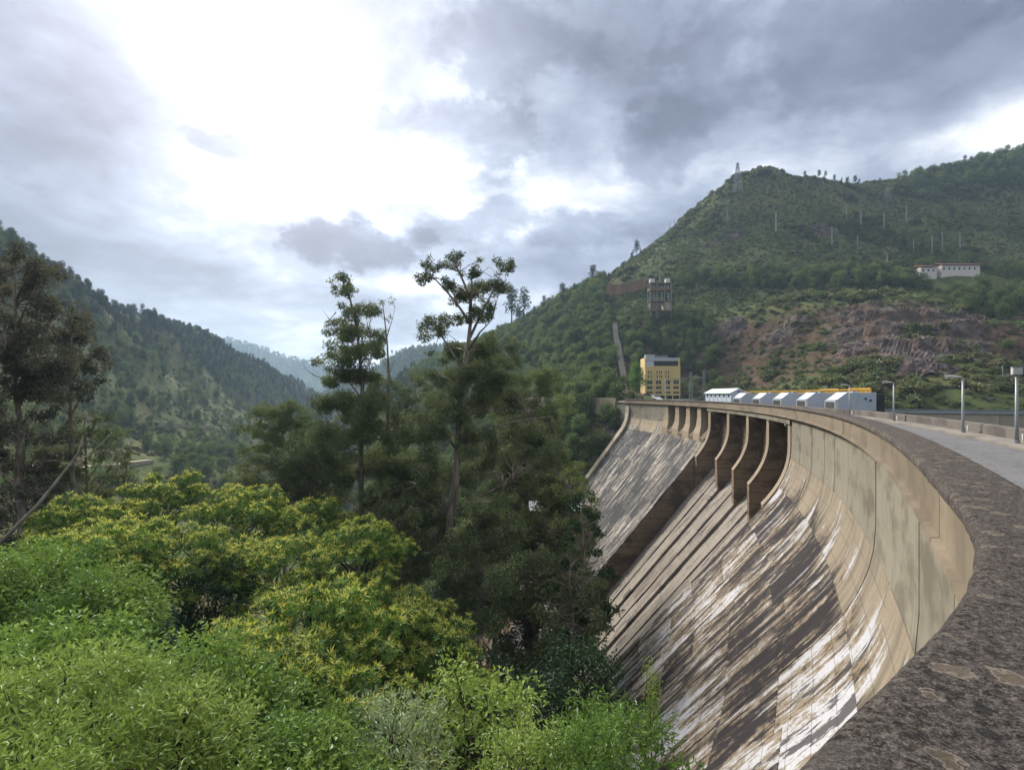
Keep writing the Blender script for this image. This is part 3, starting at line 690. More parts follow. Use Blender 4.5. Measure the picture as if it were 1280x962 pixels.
# --- parapet on the downstream side: face, moulding and thick weathered coping
pj = [-29.5] + list(np.arange(-24, S_END, 8.3)) + [S_END + 3]
for a_, b_ in zip(pj[:-1], pj[1:]):
    q_ = rnd.uniform(-0.012, 0.012)
    o = strip('parapet_wall', a_ + .018, b_ - .018, [(-0.72, 0.0), (-0.72, 0.80), (-0.05 + q_, 0.80), (-0.05 + q_, -0.12), (0.06 + q_, -0.14), (0.07 + q_, -0.24), (-0.02, -0.34), (-0.30, -0.42), (-0.5, -0.42)], M['parapet'], None, 0.6); under(o)
o = strip('parapet_core', -29.5, S_END + 3, [(-0.66, 0.02), (-0.66, 0.78), (-0.12, 0.78), (-0.12, -0.40)], M['brown'], None, 1.0); under(o)
def coping():
    # fine close to where one stands, coarser further on
    ss = list(np.arange(-12, 3, 0.035)) + list(np.arange(3, 14, 0.12)) + list(np.arange(14, S_END + 3, 0.7))
    outer = [(0.07, 0.79), (0.085, 0.82), (0.09, 0.90), (0.078, 0.955), (0.05, 0.985), (0.0, 1.0)]
    top = [(-d, 1.0) for d in np.linspace(0.04, 0.74, 22)]
    inner = [(-0.80, 0.985), (-0.83, 0.955), (-0.84, 0.90), (-0.835, 0.82), (-0.82, 0.79)]
    sec = outer + top + inner; k = len(sec); v = []; s_arr = []
    for s in ss:
        x, y, h = axis(s); nxv, nyv = -math.cos(h), math.sin(h)
        for d, z in sec: v.append((x + nxv * d, y + nyv * d, z)); s_arr.append(s)
    v = np.array(v); d_arr = np.tile([q[0] for q in sec], len(ss)); s_arr = np.array(s_arr)
    rough = 0.010 * fbm(v[:, 0] * 2, v[:, 1] * 2, 3, 2) + 0.006 * fbm(v[:, 0] * 11, v[:, 1] * 11, 3, 5)
    istop = (v[:, 2] > 0.94)
    v[:, 2] += np.where(istop, rough, rough * 0.3)
    edge = (~istop) & (d_arr > 0)
    hx = np.array([axis(s)[2] for s in ss]).repeat(k)
    e = 0.022 * fbm(s_arr * 2.2, v[:, 2] * 9, 4, 33)
    v[:, 0] += np.where(edge, -np.cos(hx) * e, 0); v[:, 1] += np.where(edge, np.sin(hx) * e, 0)
    i = np.arange(len(v)).reshape(len(ss), k)
    f = np.stack([i[:-1, :-1].ravel(), i[1:, :-1].ravel(), i[1:, 1:].ravel(), i[:-1, 1:].ravel()], 1)
    me = fast_mesh('coping', v, f, M['coping'], True)
    o = link('coping', me); under(o); tag(o, 'dark lichen covered coping along the top of the parapet')
coping()

# --- upright panels between the joints, and the curved foot below them, in blocks
def joint_list(a, b, w, jit):
    out = [a]
    while out[-1] + w * 1.5 < b: out.append(out[-1] + w * (1 + rnd.uniform(-jit, jit)))
    out.append(b); return out
GAP = 0.022
def face_blocks(joints, zmin, slope_mat, lift_h=3.6, wall_mat=None, fillet=True):
    for k, (a, b) in enumerate(zip(joints[:-1], joints[1:])):
        pr = rnd.uniform(-0.018, 0.018)
        n = 2 if (b - a) > 3 else 1
        o = slab_piece('wall_panel', a + GAP * 2.2, b - GAP * 2.2, [(-0.35 + pr, -0.43), (-0.35 + pr, -3.5), (prof(-4.6) + pr, -4.6)], 0.28, wall_mat or M['wall'], None, n); under(o)
        top = [(prof(z) + pr, z) for z in (-4.62, -5.4, -6.2, -7.0, -7.8)]
        o = slab_piece('foot_panel', a + GAP, b - GAP, top, 0.28, slope_mat, None, n, 4.2); under(o)
        z = -7.82; t = 8.6
        while z > zmin:
            z1 = max(zmin, z - lift_h * rnd.uniform(0.85, 1.15)); q = pr + rnd.uniform(-0.012, 0.012)
            seg = [(prof(z) + q, z)] + ([(prof(zz) + q, zz) for zz in (-8.6, -9.5) if z1 < zz < z]) + [(prof(z1 + 0.05) + q, z1 + 0.05)]
            o = slab_piece('face_block', a + GAP * 0.6, b - GAP * 0.6, seg, 0.28, slope_mat, None, n, t); under(o)
            t += (z - z1) * 1.38; z = z1
near_j = joint_list(-24.0, S_A, 4.3, 0.30)
for i, (a, b) in enumerate(zip(near_j[:-1], near_j[1:])):
    zb = -20 if b < -2 else (-30 if b < 8 else (-42 if b < 20 else -56))
    face_blocks([a, b], zb, M['slope'])
far_j = joint_list(S_C, S_END, 5.6, 0.2)
for i, (a, b) in enumerate(zip(far_j[:-1], far_j[1:])):
    face_blocks([a, b], -34 - 26 * (1 - (i + 1) / len(far_j)), M['slope_grey'])

# --- buttressed stretch beside the spillway: four dark bays between flared buttresses
nb = 4; wbay = (S_C - S_B) / nb
for k in range(nb):
    a = S_B + k * wbay; b = a + wbay
    # flared buttress at the far side of each bay
    top = [(-0.35, -0.43), (-0.33, -2.5), (-0.1, -4.2), (0.5, -5.8), (prof(-7.3), -7.3)]
    w_top, w_bot = 2.1, 4.6
    mb = MB(); vs = []
    for (d, z) in top:
        f = min(1, max(0, (-z - 0.6) / 6.7)); w = w_top + (w_bot - w_top) * f ** 1.7
        vs += [P(b - w, d, z), P(b - 0.02, d, z), P(b - 0.02, -2.55, z), P(b - w, -2.55, z)]
    n4 = len(top); fs = []
    for i in range(n4 - 1):
        for j in range(4): fs.append((4 * i + j, 4 * i + (j + 1) % 4, 4 * i + 4 + (j + 1) % 4, 4 * i + 4 + j))
    fs += [(0, 1, 2, 3), tuple(4 * (n4 - 1) + j for j in range(4))]
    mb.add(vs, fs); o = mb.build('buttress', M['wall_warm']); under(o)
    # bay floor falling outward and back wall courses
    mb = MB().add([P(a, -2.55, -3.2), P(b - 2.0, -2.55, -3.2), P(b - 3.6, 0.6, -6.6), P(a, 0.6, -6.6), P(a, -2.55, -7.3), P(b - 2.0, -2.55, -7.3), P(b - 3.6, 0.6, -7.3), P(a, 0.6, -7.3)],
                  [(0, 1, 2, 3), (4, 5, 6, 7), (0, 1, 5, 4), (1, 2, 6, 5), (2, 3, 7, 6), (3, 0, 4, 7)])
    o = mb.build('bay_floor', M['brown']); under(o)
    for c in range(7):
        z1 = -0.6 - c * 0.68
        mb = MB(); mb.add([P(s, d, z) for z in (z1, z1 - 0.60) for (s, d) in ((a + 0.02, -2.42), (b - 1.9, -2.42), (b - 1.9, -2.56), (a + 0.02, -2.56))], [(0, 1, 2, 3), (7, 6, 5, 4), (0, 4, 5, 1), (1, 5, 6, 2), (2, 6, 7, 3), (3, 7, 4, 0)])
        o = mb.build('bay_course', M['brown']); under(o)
for k in range(6):
    a = S_B + (S_C - S_B) * k / 6; b = S_B + (S_C - S_B) * (k + 1) / 6; q = rnd.uniform(-0.03, 0.03)
    o = slab_piece('foot_panel', a + GAP, b - GAP, [(prof(z) + q, z) for z in (-7.32, -8.0, -8.8, -9.5)], 0.28, M['slope_grey'], None, 1, 7.0); under(o)
    z = -9.52; t = 11.0
    while z > -60:
        z1 = max(-60, z - 3.6 * rnd.uniform(0.85, 1.15)); q2 = q + rnd.uniform(-0.03, 0.03)
        o = slab_piece('face_block', a + GAP * .6, b - GAP * .6, [(prof(z) + q2, z), (prof(z1 + .03) + q2, z1 + .03)], 0.28, M['slope_grey'], None, 1, t); under(o)
        t += (z - z1) * 1.38; z = z1

# --- spillway: piers, gates, chutes, end walls, bridge
def pier(s, w, zend, name='pier', mat='brown', d_in=-6.1, dproud=0.0, edge_mat='wall_warm'):
    zs = [-0.46, -3.5, -4.3, -5.1, -5.9, -6.7, -7.5, -8.3, -9.1] + ([zend] if zend < -9.2 else [])
    poly = [(prof(z) + dproud, z) for z in zs] + [(prof(zend) + dproud, zend - 6.0), (d_in, zend - 6.0), (d_in, -0.46)]
    mb = MB().prism(poly, lambda p: P(s - w / 2, p[0], p[1]), lambda p: P(s + w / 2, p[0], p[1]))
    o = mb.build(name, M[mat]); under(o)
    me = o.data; uvl = me.uv_layers.new(name='UVMap')
    for l in me.loops:
        c = me.vertices[l.vertex_index].co; uvl.data[l.index].uv = (math.hypot(c.x - CX, c.y - CY), c.z)
    # nosing on the downstream edge, its lit look put into paler concrete
    ring = [(prof(z) + dproud, z) for z in zs]
    n = strip('pier_nosing', s - w / 2 - 0.03, s + w / 2 + 0.03, [(d + 0.05, z - 0.02) for d, z in ring], M[edge_mat], None, 5, False, True)
    n.parent = o; n.matrix_parent_inverse = Matrix.Identity(4); o.matrix_parent_inverse = Matrix.Translation(-dam.location)
    # horizontal pour lines
    return o
NB = 4; wsp = (S_B - S_A) / NB
pier_s = [S_A + 0.9 + k * (S_B - S_A - 1.6) / NB for k in range(NB + 1)]
for k, s in enumerate(pier_s):
    pier(s, 1.25, -9.9 if k in (0, NB) else -9.8 + 0.3 * k)
for k in range(NB):
    a = pier_s[k] + 0.66; b = pier_s[k + 1] - 0.66
    gt = empty('sluice_gate', P((a + b) / 2, -3.0, -6.6)); under(gt)
    gt.matrix_parent_inverse = Matrix.Translation(-dam.location)
    # curved skin plate in bands
    for j in range(7):
        z0 = -7.9 + j * 1.0; c = lambda z: -2.1 + 0.06 * (z + 4) ** 2 * 0.5
        mb = MB().add([P(s, d, z) for s in (a, b) for (d, z) in ((c(z0), z0), (c(z0 + .94), z0 + .94), (c(z0 + .94) - .35, z0 + .94), (c(z0) - .35, z0))], [(0, 1, 2, 3), (7, 6, 5, 4), (0, 4, 5, 1), (1, 5, 6, 2), (2, 6, 7, 3), (3, 7, 4, 0)])
        o = mb.build('skin_plate', M['gate']); o.parent = gt; o.matrix_parent_inverse = Matrix.Translation(-gt.location)
    # chute floor in slabs down the fall
    zs = [(-4.0, -7.18), (-2.65, -7.85), (-1.7, -9.6), (prof(-11.9) - 5.06, -11.9)]
    q0 = rnd.uniform(-0.03, 0.03)
    o = slab_piece('chute_crest', a, b, [(d + .06 + q0, z + .05) for d, z in zs], 0.3, M['chute'], None, 2); under(o)
    z = -12.0; t = 6.0
    while z > -58:
        z1 = z - 4.2
        for half in (0, 1):
            aa = a + (b - a) * half / 2 + (0.03 if half else 0); bb = a + (b - a) * (half + 1) / 2
            q = q0 + rnd.uniform(-0.05, 0.05) + (0.25 if half else 0.0)
            o = slab_piece('chute_slab', aa, bb, [(prof(z) - 5.0 + q, z), (prof(z1 + .03) - 5.0 + q, z1 + .03)], 0.3, M['chute'], None, 1, t); under(o)
        t += 4.2 * 1.38; z = z1
# low training walls that carry on from the piers down the chute
for k in range(1, NB):
    s = pier_s[k]; hgt = 1.0
    poly = [(prof(-11) - 4.2, -11), (prof(-60) - 4.2, -60), (prof(-60) - 5.4, -60), (prof(-11) - 5.4, -11)]
    mb = MB().prism(poly, lambda p: P(s - 0.62, p[0], p[1]), lambda p: P(s + 0.62, p[0], p[1]))
    o = mb.build('training_wall', M['chute']); under(o)
    uvl = o.data.uv_layers.new(name='UVMap')
    for l in o.data.loops: c = o.data.vertices[l.vertex_index].co; uvl.data[l.index].uv = (math.hypot(c.x - CX, c.y - CY) * 0.05, -c.z * 1.38)
# end walls of the two high blocks along the chute, poured in lifts
for (s, sg, zlo) in ((S_A - 0.02, 1, -56), (S_B + 0.02, -1, -62)):
    z = -9.0
    while z > zlo:
        z1 = z - 2.4; q = rnd.uniform(0.0, 0.05) * sg
        poly = [(prof(z) - .30, z), (prof(z1 + .04) - .30, z1 + .04), (prof(z1 + .04) - 5.9, z1 + .04), (prof(z) - 5.9, z)]
        mb = MB().prism(poly, lambda p: P(s - 0.3 * sg, p[0], p[1]), lambda p: P(s + q, p[0], p[1]))
        o = mb.build('chute_side_lift', M['brown']); under(o)
        uvl = o.data.uv_layers.new(name='UVMap')
        for l in o.data.loops: c = o.data.vertices[l.vertex_index].co; uvl.data[l.index].uv = (math.hypot(c.x - CX, c.y - CY), c.z)
        z = z1
# bridge deck edge and corbels above the bays
o = strip('bridge_beam', S_A - 0.2, S_B + 0.4, [(-0.15, -0.44), (-0.15, -0.95), (-0.75, -0.95), (-0.75, -0.44)], M['wall'], None, 2, True, False); under(o)
o = strip('bridge_soffit', S_A - 0.2, S_B + 0.4, [(-0.75, -0.47), (-6.1, -0.47)], M['brown'], None, 2); under(o)
for k in range(NB + 1):
    for off in (1.05,):
        s = pier_s[k] - off if k > 0 else pier_s[k] + off
        mb = MB().prism([(-0.1, -0.96), (-0.1, -1.2), (-0.8, -1.75), (-1.2, -1.75), (-1.2, -0.96)], lambda p: P(s - 0.22, *p), lambda p: P(s + 0.22, *p))
        o = mb.build('corbel', M['wall']); under(o)
# stair with a rail down the far edge of the dam face
def far_stair():
    st = empty('abutment_stair', P(S_END + 1, 2, -10)); under(st)
    z = -2.0; k = 0
    while z > -46:
        z1 = z - 1.0; d = prof(z - 0.5)
        mb = MB().prism([(d - 1.5, z1 - 2.5), (d - 1.5, z + 0.75), (prof(z) + 0.4, z + 0.75), (prof(z1) + 0.4, z1 + 0.75), (prof(z1) + 0.4, z1 - 2.5)], lambda p: P(S_END + 0.05, *p), lambda p: P(S_END + 2.2, *p))
        o = mb.build('stair_flight', M['stair']); o.parent = st; o.matrix_parent_inverse = Matrix.Translation(-st.location)
        z = z1
    mb = MB()
    top = [P(S_END + 0.2, prof(z) + 0.2, z + 1.7) for z in np.linspace(-3, -22, 14)]
    mb.tube(top, 0.06, 5)
    for p in top: mb.tube([p, p - Vector((0, 0, 1.1))], 0.05, 4)
    o = mb.build('handrail', M['yellow']); o.parent = st; o.matrix_parent_inverse = Matrix.Translation(-st.location)
far_stair()
# abutment wall where the dam runs into the rock
o = strip('abutment_wall', S_END + 0.0, S_END + 14, [(-6.4, 0.62), (-0.06, -0.12), (-0.35, -0.42), (-0.35, -8.0)], M['wall'], None, 2.0); under(o)

# ------------------------------------------------------------------ road on the crest
o = strip('crest_road', -29.5, S_END + 30, [(-0.80, 0.0), (-5.35, 0.012)], M['asphalt'], None, 1.2); tag(o, kind='structure')
mbk = strip('pavement', -29.5, S_END + 8, [(-5.30, 0.0), (-5.30, 0.13), (-5.34, 0.15), (-6.42, 0.15)], M['kerb'], None, 1.0); tag(mbk, kind='structure')
road_wall = empty('road_wall', P(10, -6.6, 0.15)); tag(road_wall, 'low stained concrete wall on the reservoir side of the road', 'wall')
js = list(np.arange(-29, S_END + 6, 5.2))
for a, b in zip(js[:-1], js[1:]):
    if S(17.2) < b and a < S(1.0): h = 0.62
    else: h = 0.68
    pr = rnd.uniform(-.02, .02)
    ring = [(-6.40 + pr, 0.02), (-6.40 + pr, h - .03), (-6.43 + pr, h), (-6.85 + pr, h), (-6.88 + pr, h - .03), (-6.88 + pr, -0.5)]
    o = strip('wall_length', a + .02, b - .02, ring, M['upwall'], None, 2.7); o.parent = road_wall; o.matrix_parent_inverse = Matrix.Translation(-road_wall.location)
# ------------------------------------------------------------------ plants: leaves, crowns, trunks
def unit(a): return a / np.maximum(np.linalg.norm(a, axis=-1, keepdims=True), 1e-9)
def rvec(rng, n): return unit(rng.normal(size=(n, 3)))
def leaf_geo(Pp, D, N, L, Wd, fold, tint):
    """folded pointed leaves, two triangles each"""
    n = len(Pp); L = np.broadcast_to(np.asarray(L, float), (n,))[:, None]; Wd = np.broadcast_to(np.asarray(Wd, float), (n,))[:, None]
    D = unit(D); side = unit(np.cross(D, N)); N2 = np.cross(side, D)
    mid = Pp + D * L * 0.45
    v = np.stack([Pp, mid + side * Wd * 0.5 + N2 * Wd * fold, Pp + D * L, mid - side * Wd * 0.5 + N2 * Wd * fold], 1).reshape(-1, 3)
    b = np.arange(n) * 4
    f = np.stack([np.stack([b, b + 1, b + 2], 1), np.stack([b, b + 2, b + 3], 1)], 1).reshape(-1, 3)
    c = np.repeat(np.stack([tint, tint, tint], 1), 4, 0)
    return v, f, c
def join_geo(parts):
    vs = []; fs = []; cs = []; o = 0
    for v, f, c in parts: vs.append(v); fs.append(f + o); cs.append(c); o += len(v)
    return np.concatenate(vs), np.concatenate(fs), np.concatenate(cs)
def cloud(rng, clumps, dens, L, Wd, droop=0.2, out=0.7, rnd_=0.9, shell=0.55, flat=0.8, upn=0.8, tint=None):
    """leaves spread through clumps: clumps (k,4) = centre and radius; dens = leaves per square metre of clump"""
    cl = np.asarray(clumps, float); cnt = np.maximum(6, (dens * cl[:, 3] ** 2 * rng.uniform(0.7, 1.3, len(cl)))).astype(int)
    idx = np.repeat(np.arange(len(cl)), cnt); n = len(idx)
    g = rvec(rng, n); rr = np.where(rng.random(n) < shell, rng.uniform(0.78, 1.08, n), rng.random(n) ** (1 / 2.2))
    lump = 1 + 0.34 * np.sin(g[:, 0] * 4 + idx) * np.cos(g[:, 1] * 5 + idx * 1.7)
    pos = cl[idx, :3] + g * (cl[idx, 3] * rr * lump)[:, None] * np.array([1, 1, flat])
    D = unit(g * out + rvec(rng, n) * rnd_ + np.array([0, 0, -droop]))
    N = unit(np.array([0, 0, 1.0]) * upn + g * 0.5 + rvec(rng, n) * 0.6)
    t = rng.random(n) if tint is None else tint(rng, n, idx)
    ct = (idx * 0.618) % 1.0
    t = np.clip(0.45 * t + 0.55 * ct, 0, 1)
    return leaf_geo(pos, D, N, L * rng.uniform(0.7, 1.25, n), Wd * rng.uniform(0.75, 1.2, n), 0.25, t)
def rosettes(rng, clumps, dens, L, Wd, nleaf=8, up=0.35):
    """chestnut sprays: leaves fanned around each shoot tip; returns leaves and catkins"""
    cl = np.asarray(clumps, float); cnt = np.maximum(5, dens * cl[:, 3] ** 2).astype(int)
    idx = np.repeat(np.arange(len(cl)), cnt); n = len(idx)
    g = rvec(rng, n); g[:, 2] = np.abs(g[:, 2]) * 0.8 + g[:, 2] * 0.35; g = unit(g)
    lump = 1 + 0.22 * np.sin(g[:, 0] * 5 + idx) * np.cos(g[:, 1] * 6 + idx * 1.3)
    pos = cl[idx, :3] + g * (cl[idx, 3] * rng.uniform(0.72, 1.08, n) * lump)[:, None] * np.array([1, 1, 0.85])
    ax = unit(g * 0.7 + np.array([0, 0, up]) + rvec(rng, n) * 0.35)
    a = unit(np.cross(ax, rvec(rng, n))); b = np.cross(ax, a)
    parts = []; tt = rng.random(n)
    for k in range(nleaf):
        th = 2 * math.pi * k / nleaf + rng.uniform(-0.4, 0.4, n); el = rng.uniform(-0.25, 0.75, n)
        D = (a * np.cos(th)[:, None] + b * np.sin(th)[:, None]) * np.cos(el)[:, None] + ax * np.sin(el)[:, None] + np.array([0, 0, -0.22])
        parts.append(leaf_geo(pos - ax * (0.05 * rng.random(n))[:, None], D, ax, L * rng.uniform(0.75, 1.2, n), Wd * rng.uniform(0.8, 1.2, n), 0.22, np.clip(0.65 * tt + 0.35 * rng.random(n), 0, 1)))
    top = np.where((g[:, 2] > 0.25) & (rng.random(n) < 0.8))[0]; cat = []
    for k in range(8):
        m = len(top); th = 2 * math.pi * k / 8 + rng.uniform(-0.3, 0.3, m); el = rng.uniform(0.15, 1.1, m)
        D = (a[top] * np.cos(th)[:, None] + b[top] * np.sin(th)[:, None]) * np.cos(el)[:, None] + ax[top] * np.sin(el)[:, None]
        cat.append(leaf_geo(pos[top], D, rvec(rng, m), L * rng.uniform(0.9, 1.35, m), 0.060, 0.1, rng.random(m)))
    return join_geo(parts), join_geo(cat)
def crown_clumps(rng, rx, rz, n, rmin, rmax, low=-0.35, cz=0.0, sep=0.80):
    """clump centres over a crown of half-width rx and half-height rz, with gaps"""
    out = []
    for _ in range(n * 20):
        g = rvec(rng, 1)[0]
        if g[2] < low: continue
        r = rng.uniform(rmin, rmax); f = rng.uniform(0.55, 0.98)
        c = np.array([g[0] * (rx - r * 0.6) * f, g[1] * (rx - r * 0.6) * f, cz + g[2] * (rz - r * 0.5) * f])
        if all(np.linalg.norm(c - q[:3]) > sep * (r + q[3]) for q in out): out.append(np.array([*c, r]))
        if len(out) >= n: break
    return np.array(out)
def wig(rng, a, b, n=5, amp=0.08, sag=0.0):
    a = np.array(a, float); b = np.array(b, float); L = np.linalg.norm(b - a); pts = []
    for i in range(n + 1):
        t = i / n; p = a * (1 - t) + b * t + rng.normal(size=3) * amp * L * math.sin(math.pi * t) * 0.5; p[2] += sag * L * math.sin(math.pi * t); pts.append(tuple(p))
    return pts
def trunk_mesh(name, rng, clumps, base_z, fork, r0, mat, limbs=None, twig=True, lean=(0, 0), sides=7, spread=1.0):
    """tapered trunk from base_z to the fork, limbs out to the clumps"""
    mb = MB(); top = np.array([lean[0], lean[1], fork]); tr = wig(rng, (0, 0, base_z), tuple(top), 6, 0.03)
    rs = [r0 * (1.35 - 0.85 * i / 6) if i == 0 else r0 * (1.0 - 0.55 * i / 6) for i in range(7)]
    mb.tube(tr, rs, sides)
    cl = np.asarray(clumps); order = np.argsort(-cl[:, 3])
    for k in order[:limbs or len(order)]:
        c = cl[k, :3]; L = np.linalg.norm(c - top)
        t0 = rng.uniform(0.55, 1.0) if c[2] < fork + 2 else rng.uniform(0.85, 1.0)
        q = np.array(tr[0]) * (1 - t0) + top * t0
        pts = wig(rng, q, c, 4, 0.12, 0.06); r = r0 * rng.uniform(0.22, 0.38)
        mb.tube(pts, [r, r * 0.8, r * 0.6, r * 0.42, r * 0.2], 5)
        if twig:
            for _ in range(3):
                e = c + rvec(rng, 1)[0] * cl[k, 3] * 0.9; mb.tube([pts[3], tuple((np.array(pts[3]) + e) / 2 + rng.normal(size=3) * 0.08), tuple(e)], [r * 0.3, r * 0.18, r * 0.06], 4)
    me = bpy.data.meshes.new(name); me.from_pydata(mb.v, [], mb.f); me.materials.append(mat); me.polygons.foreach_set('use_smooth', np.ones(len(me.polygons), bool)); me.update()
    return me

LM = {}
LM['chestnut'] = leaf_mat('chestnut_leaf', (0.042, 0.105, 0.020), (0.180, 0.285, 0.042), 0.28, 0.14)
LM['catkin'] = leaf_mat('chestnut_catkin', (0.42, 0.44, 0.06), (0.60, 0.57, 0.14), 0.45, 0.08)
LM['bright'] = leaf_mat('bright_broadleaf', (0.070, 0.150, 0.024), (0.270, 0.380, 0.070), 0.28, 0.12)
LM['yellowgreen'] = leaf_mat('yellow_green_leaf', (0.135, 0.215, 0.034), (0.335, 0.430, 0.095), 0.32, 0.1)
LM['pale'] = leaf_mat('silver_green_leaf', (0.150, 0.210, 0.090), (0.330, 0.385, 0.20), 0.28, 0.1)
LM['fern'] = leaf_mat('fresh_green_leaf', (0.070, 0.155, 0.020), (0.170, 0.270, 0.045), 0.3, 0.1)
LM['deep'] = leaf_mat('deep_green_leaf', (0.022, 0.050, 0.016), (0.050, 0.092, 0.028), 0.22, 0.2)
LM['euc'] = leaf_mat('eucalyptus_leaf', (0.066, 0.102, 0.042), (0.205, 0.230, 0.088), 0.34, 0.18)
LM['euc_fresh'] = leaf_mat('eucalyptus_new_leaf', (0.080, 0.120, 0.036), (0.220, 0.250, 0.075), 0.34, 0.18)
LM['dry'] = leaf_mat('dry_dark_leaf', (0.060, 0.064, 0.038), (0.175, 0.168, 0.10), 0.3, 0.15)
LM['scrub'] = leaf_mat('scrub_leaf', (0.070, 0.110, 0.036), (0.170, 0.205, 0.066), 0.38, 0.34, ((0.115, 0.112, 0.050), (0.225, 0.190, 0.092)))
LM['wood'] = leaf_mat('wood_leaf', (0.055, 0.100, 0.030), (0.150, 0.205, 0.058), 0.38, 0.32, ((0.092, 0.128, 0.036), (0.205, 0.230, 0.066)))
LM['pine'] = leaf_mat('pine_needles', (0.034, 0.056, 0.032), (0.080, 0.105, 0.054), 0.22, 0.22)
LM['heath'] = leaf_mat('brown_heath', (0.080, 0.060, 0.040), (0.155, 0.115, 0.070), 0.1, 0.25)
LM['gorse'] = leaf_mat('gorse_flower', (0.19, 0.15, 0.025), (0.36, 0.26, 0.03), 0.2, 0.15)
BM_ = {'grey': bark_mat('grey_bark', (0.06, 0.05, 0.042), (0.19, 0.165, 0.14)), 'dark': bark_mat('dark_bark', (0.025, 0.02, 0.017), (0.075, 0.06, 0.048)), 'euc': bark_mat('eucalyptus_bark', (0.10, 0.075, 0.055), (0.30, 0.26, 0.21), 2.5)}

def leaf_obj_mesh(name, geo, mat): return fast_mesh(name, geo[0], geo[1], mat, False, None, geo[2])
def plant(name, loc, parts, label, cat='tree', group=None, rz=0.0, sc=1.0):
    """parts: list of (part name, mesh, label or None)"""
    r = empty(name, loc, rz); r.scale = (sc, sc, sc); tag(r, label, cat, group)
    for pn, me, lb in parts:
        o = link(pn, me, r)
        if lb: o['label'] = lb
    return r
# ------------------------------------------------------------------ trees below the parapet
# kinds are built once in a few variants (crown centre at the origin's top), then stood on the slope
def chestnut_variant(seed, R=5.6, rz=4.2, trunk=9.0):
    rng = np.random.default_rng(seed)
    cl = crown_clumps(rng, R, rz, 34, 1.0, 1.75, -0.35)
    lv, ct = rosettes(rng, cl, 24, 0.40, 0.125)
    inner = cloud(rng, np.c_[cl[:, :3] * 0.86, cl[:, 3] * 0.8], 110, 0.36, 0.14, 0.25, shell=0.2)
    leaves = join_geo([lv, inner])
    tm = trunk_mesh('trunk', rng, cl, -trunk - rz * 0.6, -rz * 0.55, 0.34, BM_['dark'], 34)
    return dict(crown=leaf_obj_mesh('crown', leaves, LM['chestnut']), blossom=leaf_obj_mesh('blossom', ct, LM['catkin']), trunk=tm, R=R, rz=rz)
def broad_variant(seed, mat, R=4.0, rz=3.2, n=34, L=0.13, Wd=0.055, dens=420, trunk=8.0, rmin=0.7, rmax=1.3, droop=0.25, bark='dark', low=-0.45, out=0.8, flat=0.8, tw=True, limbs=26):
    rng = np.random.default_rng(seed)
    cl = crown_clumps(rng, R, rz, n, rmin, rmax, low)
    g = join_geo([cloud(rng, cl, dens, L, Wd, droop, out, 0.8, 0.75, flat), cloud(rng, np.c_[cl[:, :3] * 0.9, cl[:, 3] * 0.75], dens * 0.6, L * 1.1, Wd * 1.3, droop, out, 0.8, 0.1, flat)])
    tm = trunk_mesh('trunk', rng, cl, -trunk - rz * 0.6, -rz * 0.5, 0.05 + R * 0.045, BM_[bark], limbs, tw)
    return dict(crown=leaf_obj_mesh('crown', g, LM[mat]), trunk=tm, R=R, rz=rz)
VAR = {}
VAR['chestnut'] = [chestnut_variant(s) for s in (1, 2, 3)]
VAR['bright'] = [broad_variant(s, 'bright', 4.6, 3.6, 30, 0.33, 0.145, 190, rmin=0.75, rmax=1.5) for s in (11, 12, 13)]
VAR['feather'] = [broad_variant(s, 'yellowgreen', 3.4, 2.8, 28, 0.30, 0.080, 300, rmin=0.55, rmax=1.1, droop=0.1) for s in (21, 22)]
VAR['pale'] = [broad_variant(31, 'pale', 2.3, 2.2, 22, 0.27, 0.065, 270, rmin=0.45, rmax=0.9, droop=-0.1, out=1.0)]
VAR['sprig'] = [broad_variant(41, 'yellowgreen', 3.0, 2.8, 26, 0.25, 0.10, 170, rmin=0.45, rmax=1.0, droop=0.0)]
VAR['fern'] = [broad_variant(51, 'fern', 3.2, 2.8, 28, 0.29, 0.080, 250, rmin=0.55, rmax=1.1, droop=0.05)]
VAR['deep'] = [broad_variant(s, 'deep', 3.0, 3.6, 30, 0.24, 0.12, 220, rmin=0.6, rmax=1.1, low=-0.8) for s in (61, 62)]
def stand(kind, u, vtop, z, label, group=None, k=0, sc=1.0, rz=None, cat='tree', name=None):
    """stand a tree whose top reaches the height seen at (u, vtop) from z metres away"""
    V = VAR[kind][k % len(VAR[kind])]
    top = W(u, vtop, z); cz = top[2] - V['rz'] * sc * 0.95
    parts = [('trunk', V['trunk'], None), ('crown', V['crown'], None)]
    if 'blossom' in V: parts.append(('blossom', V['blossom'], 'yellow green catkins on the shoot tips'))
    return plant(name or {'chestnut': 'chestnut_tree', 'bright': 'broadleaf_tree', 'feather': 'broadleaf_tree', 'pale': 'silver_leaved_tree', 'sprig': 'young_tree', 'fern': 'young_tree', 'deep': 'evergreen_tree'}[kind],
                 (top[0], top[1], cz), parts, label, cat, group, rz if rz is not None else (u * 0.37 + z) % 6.28, sc)
G1 = 'chestnut trees below the parapet'
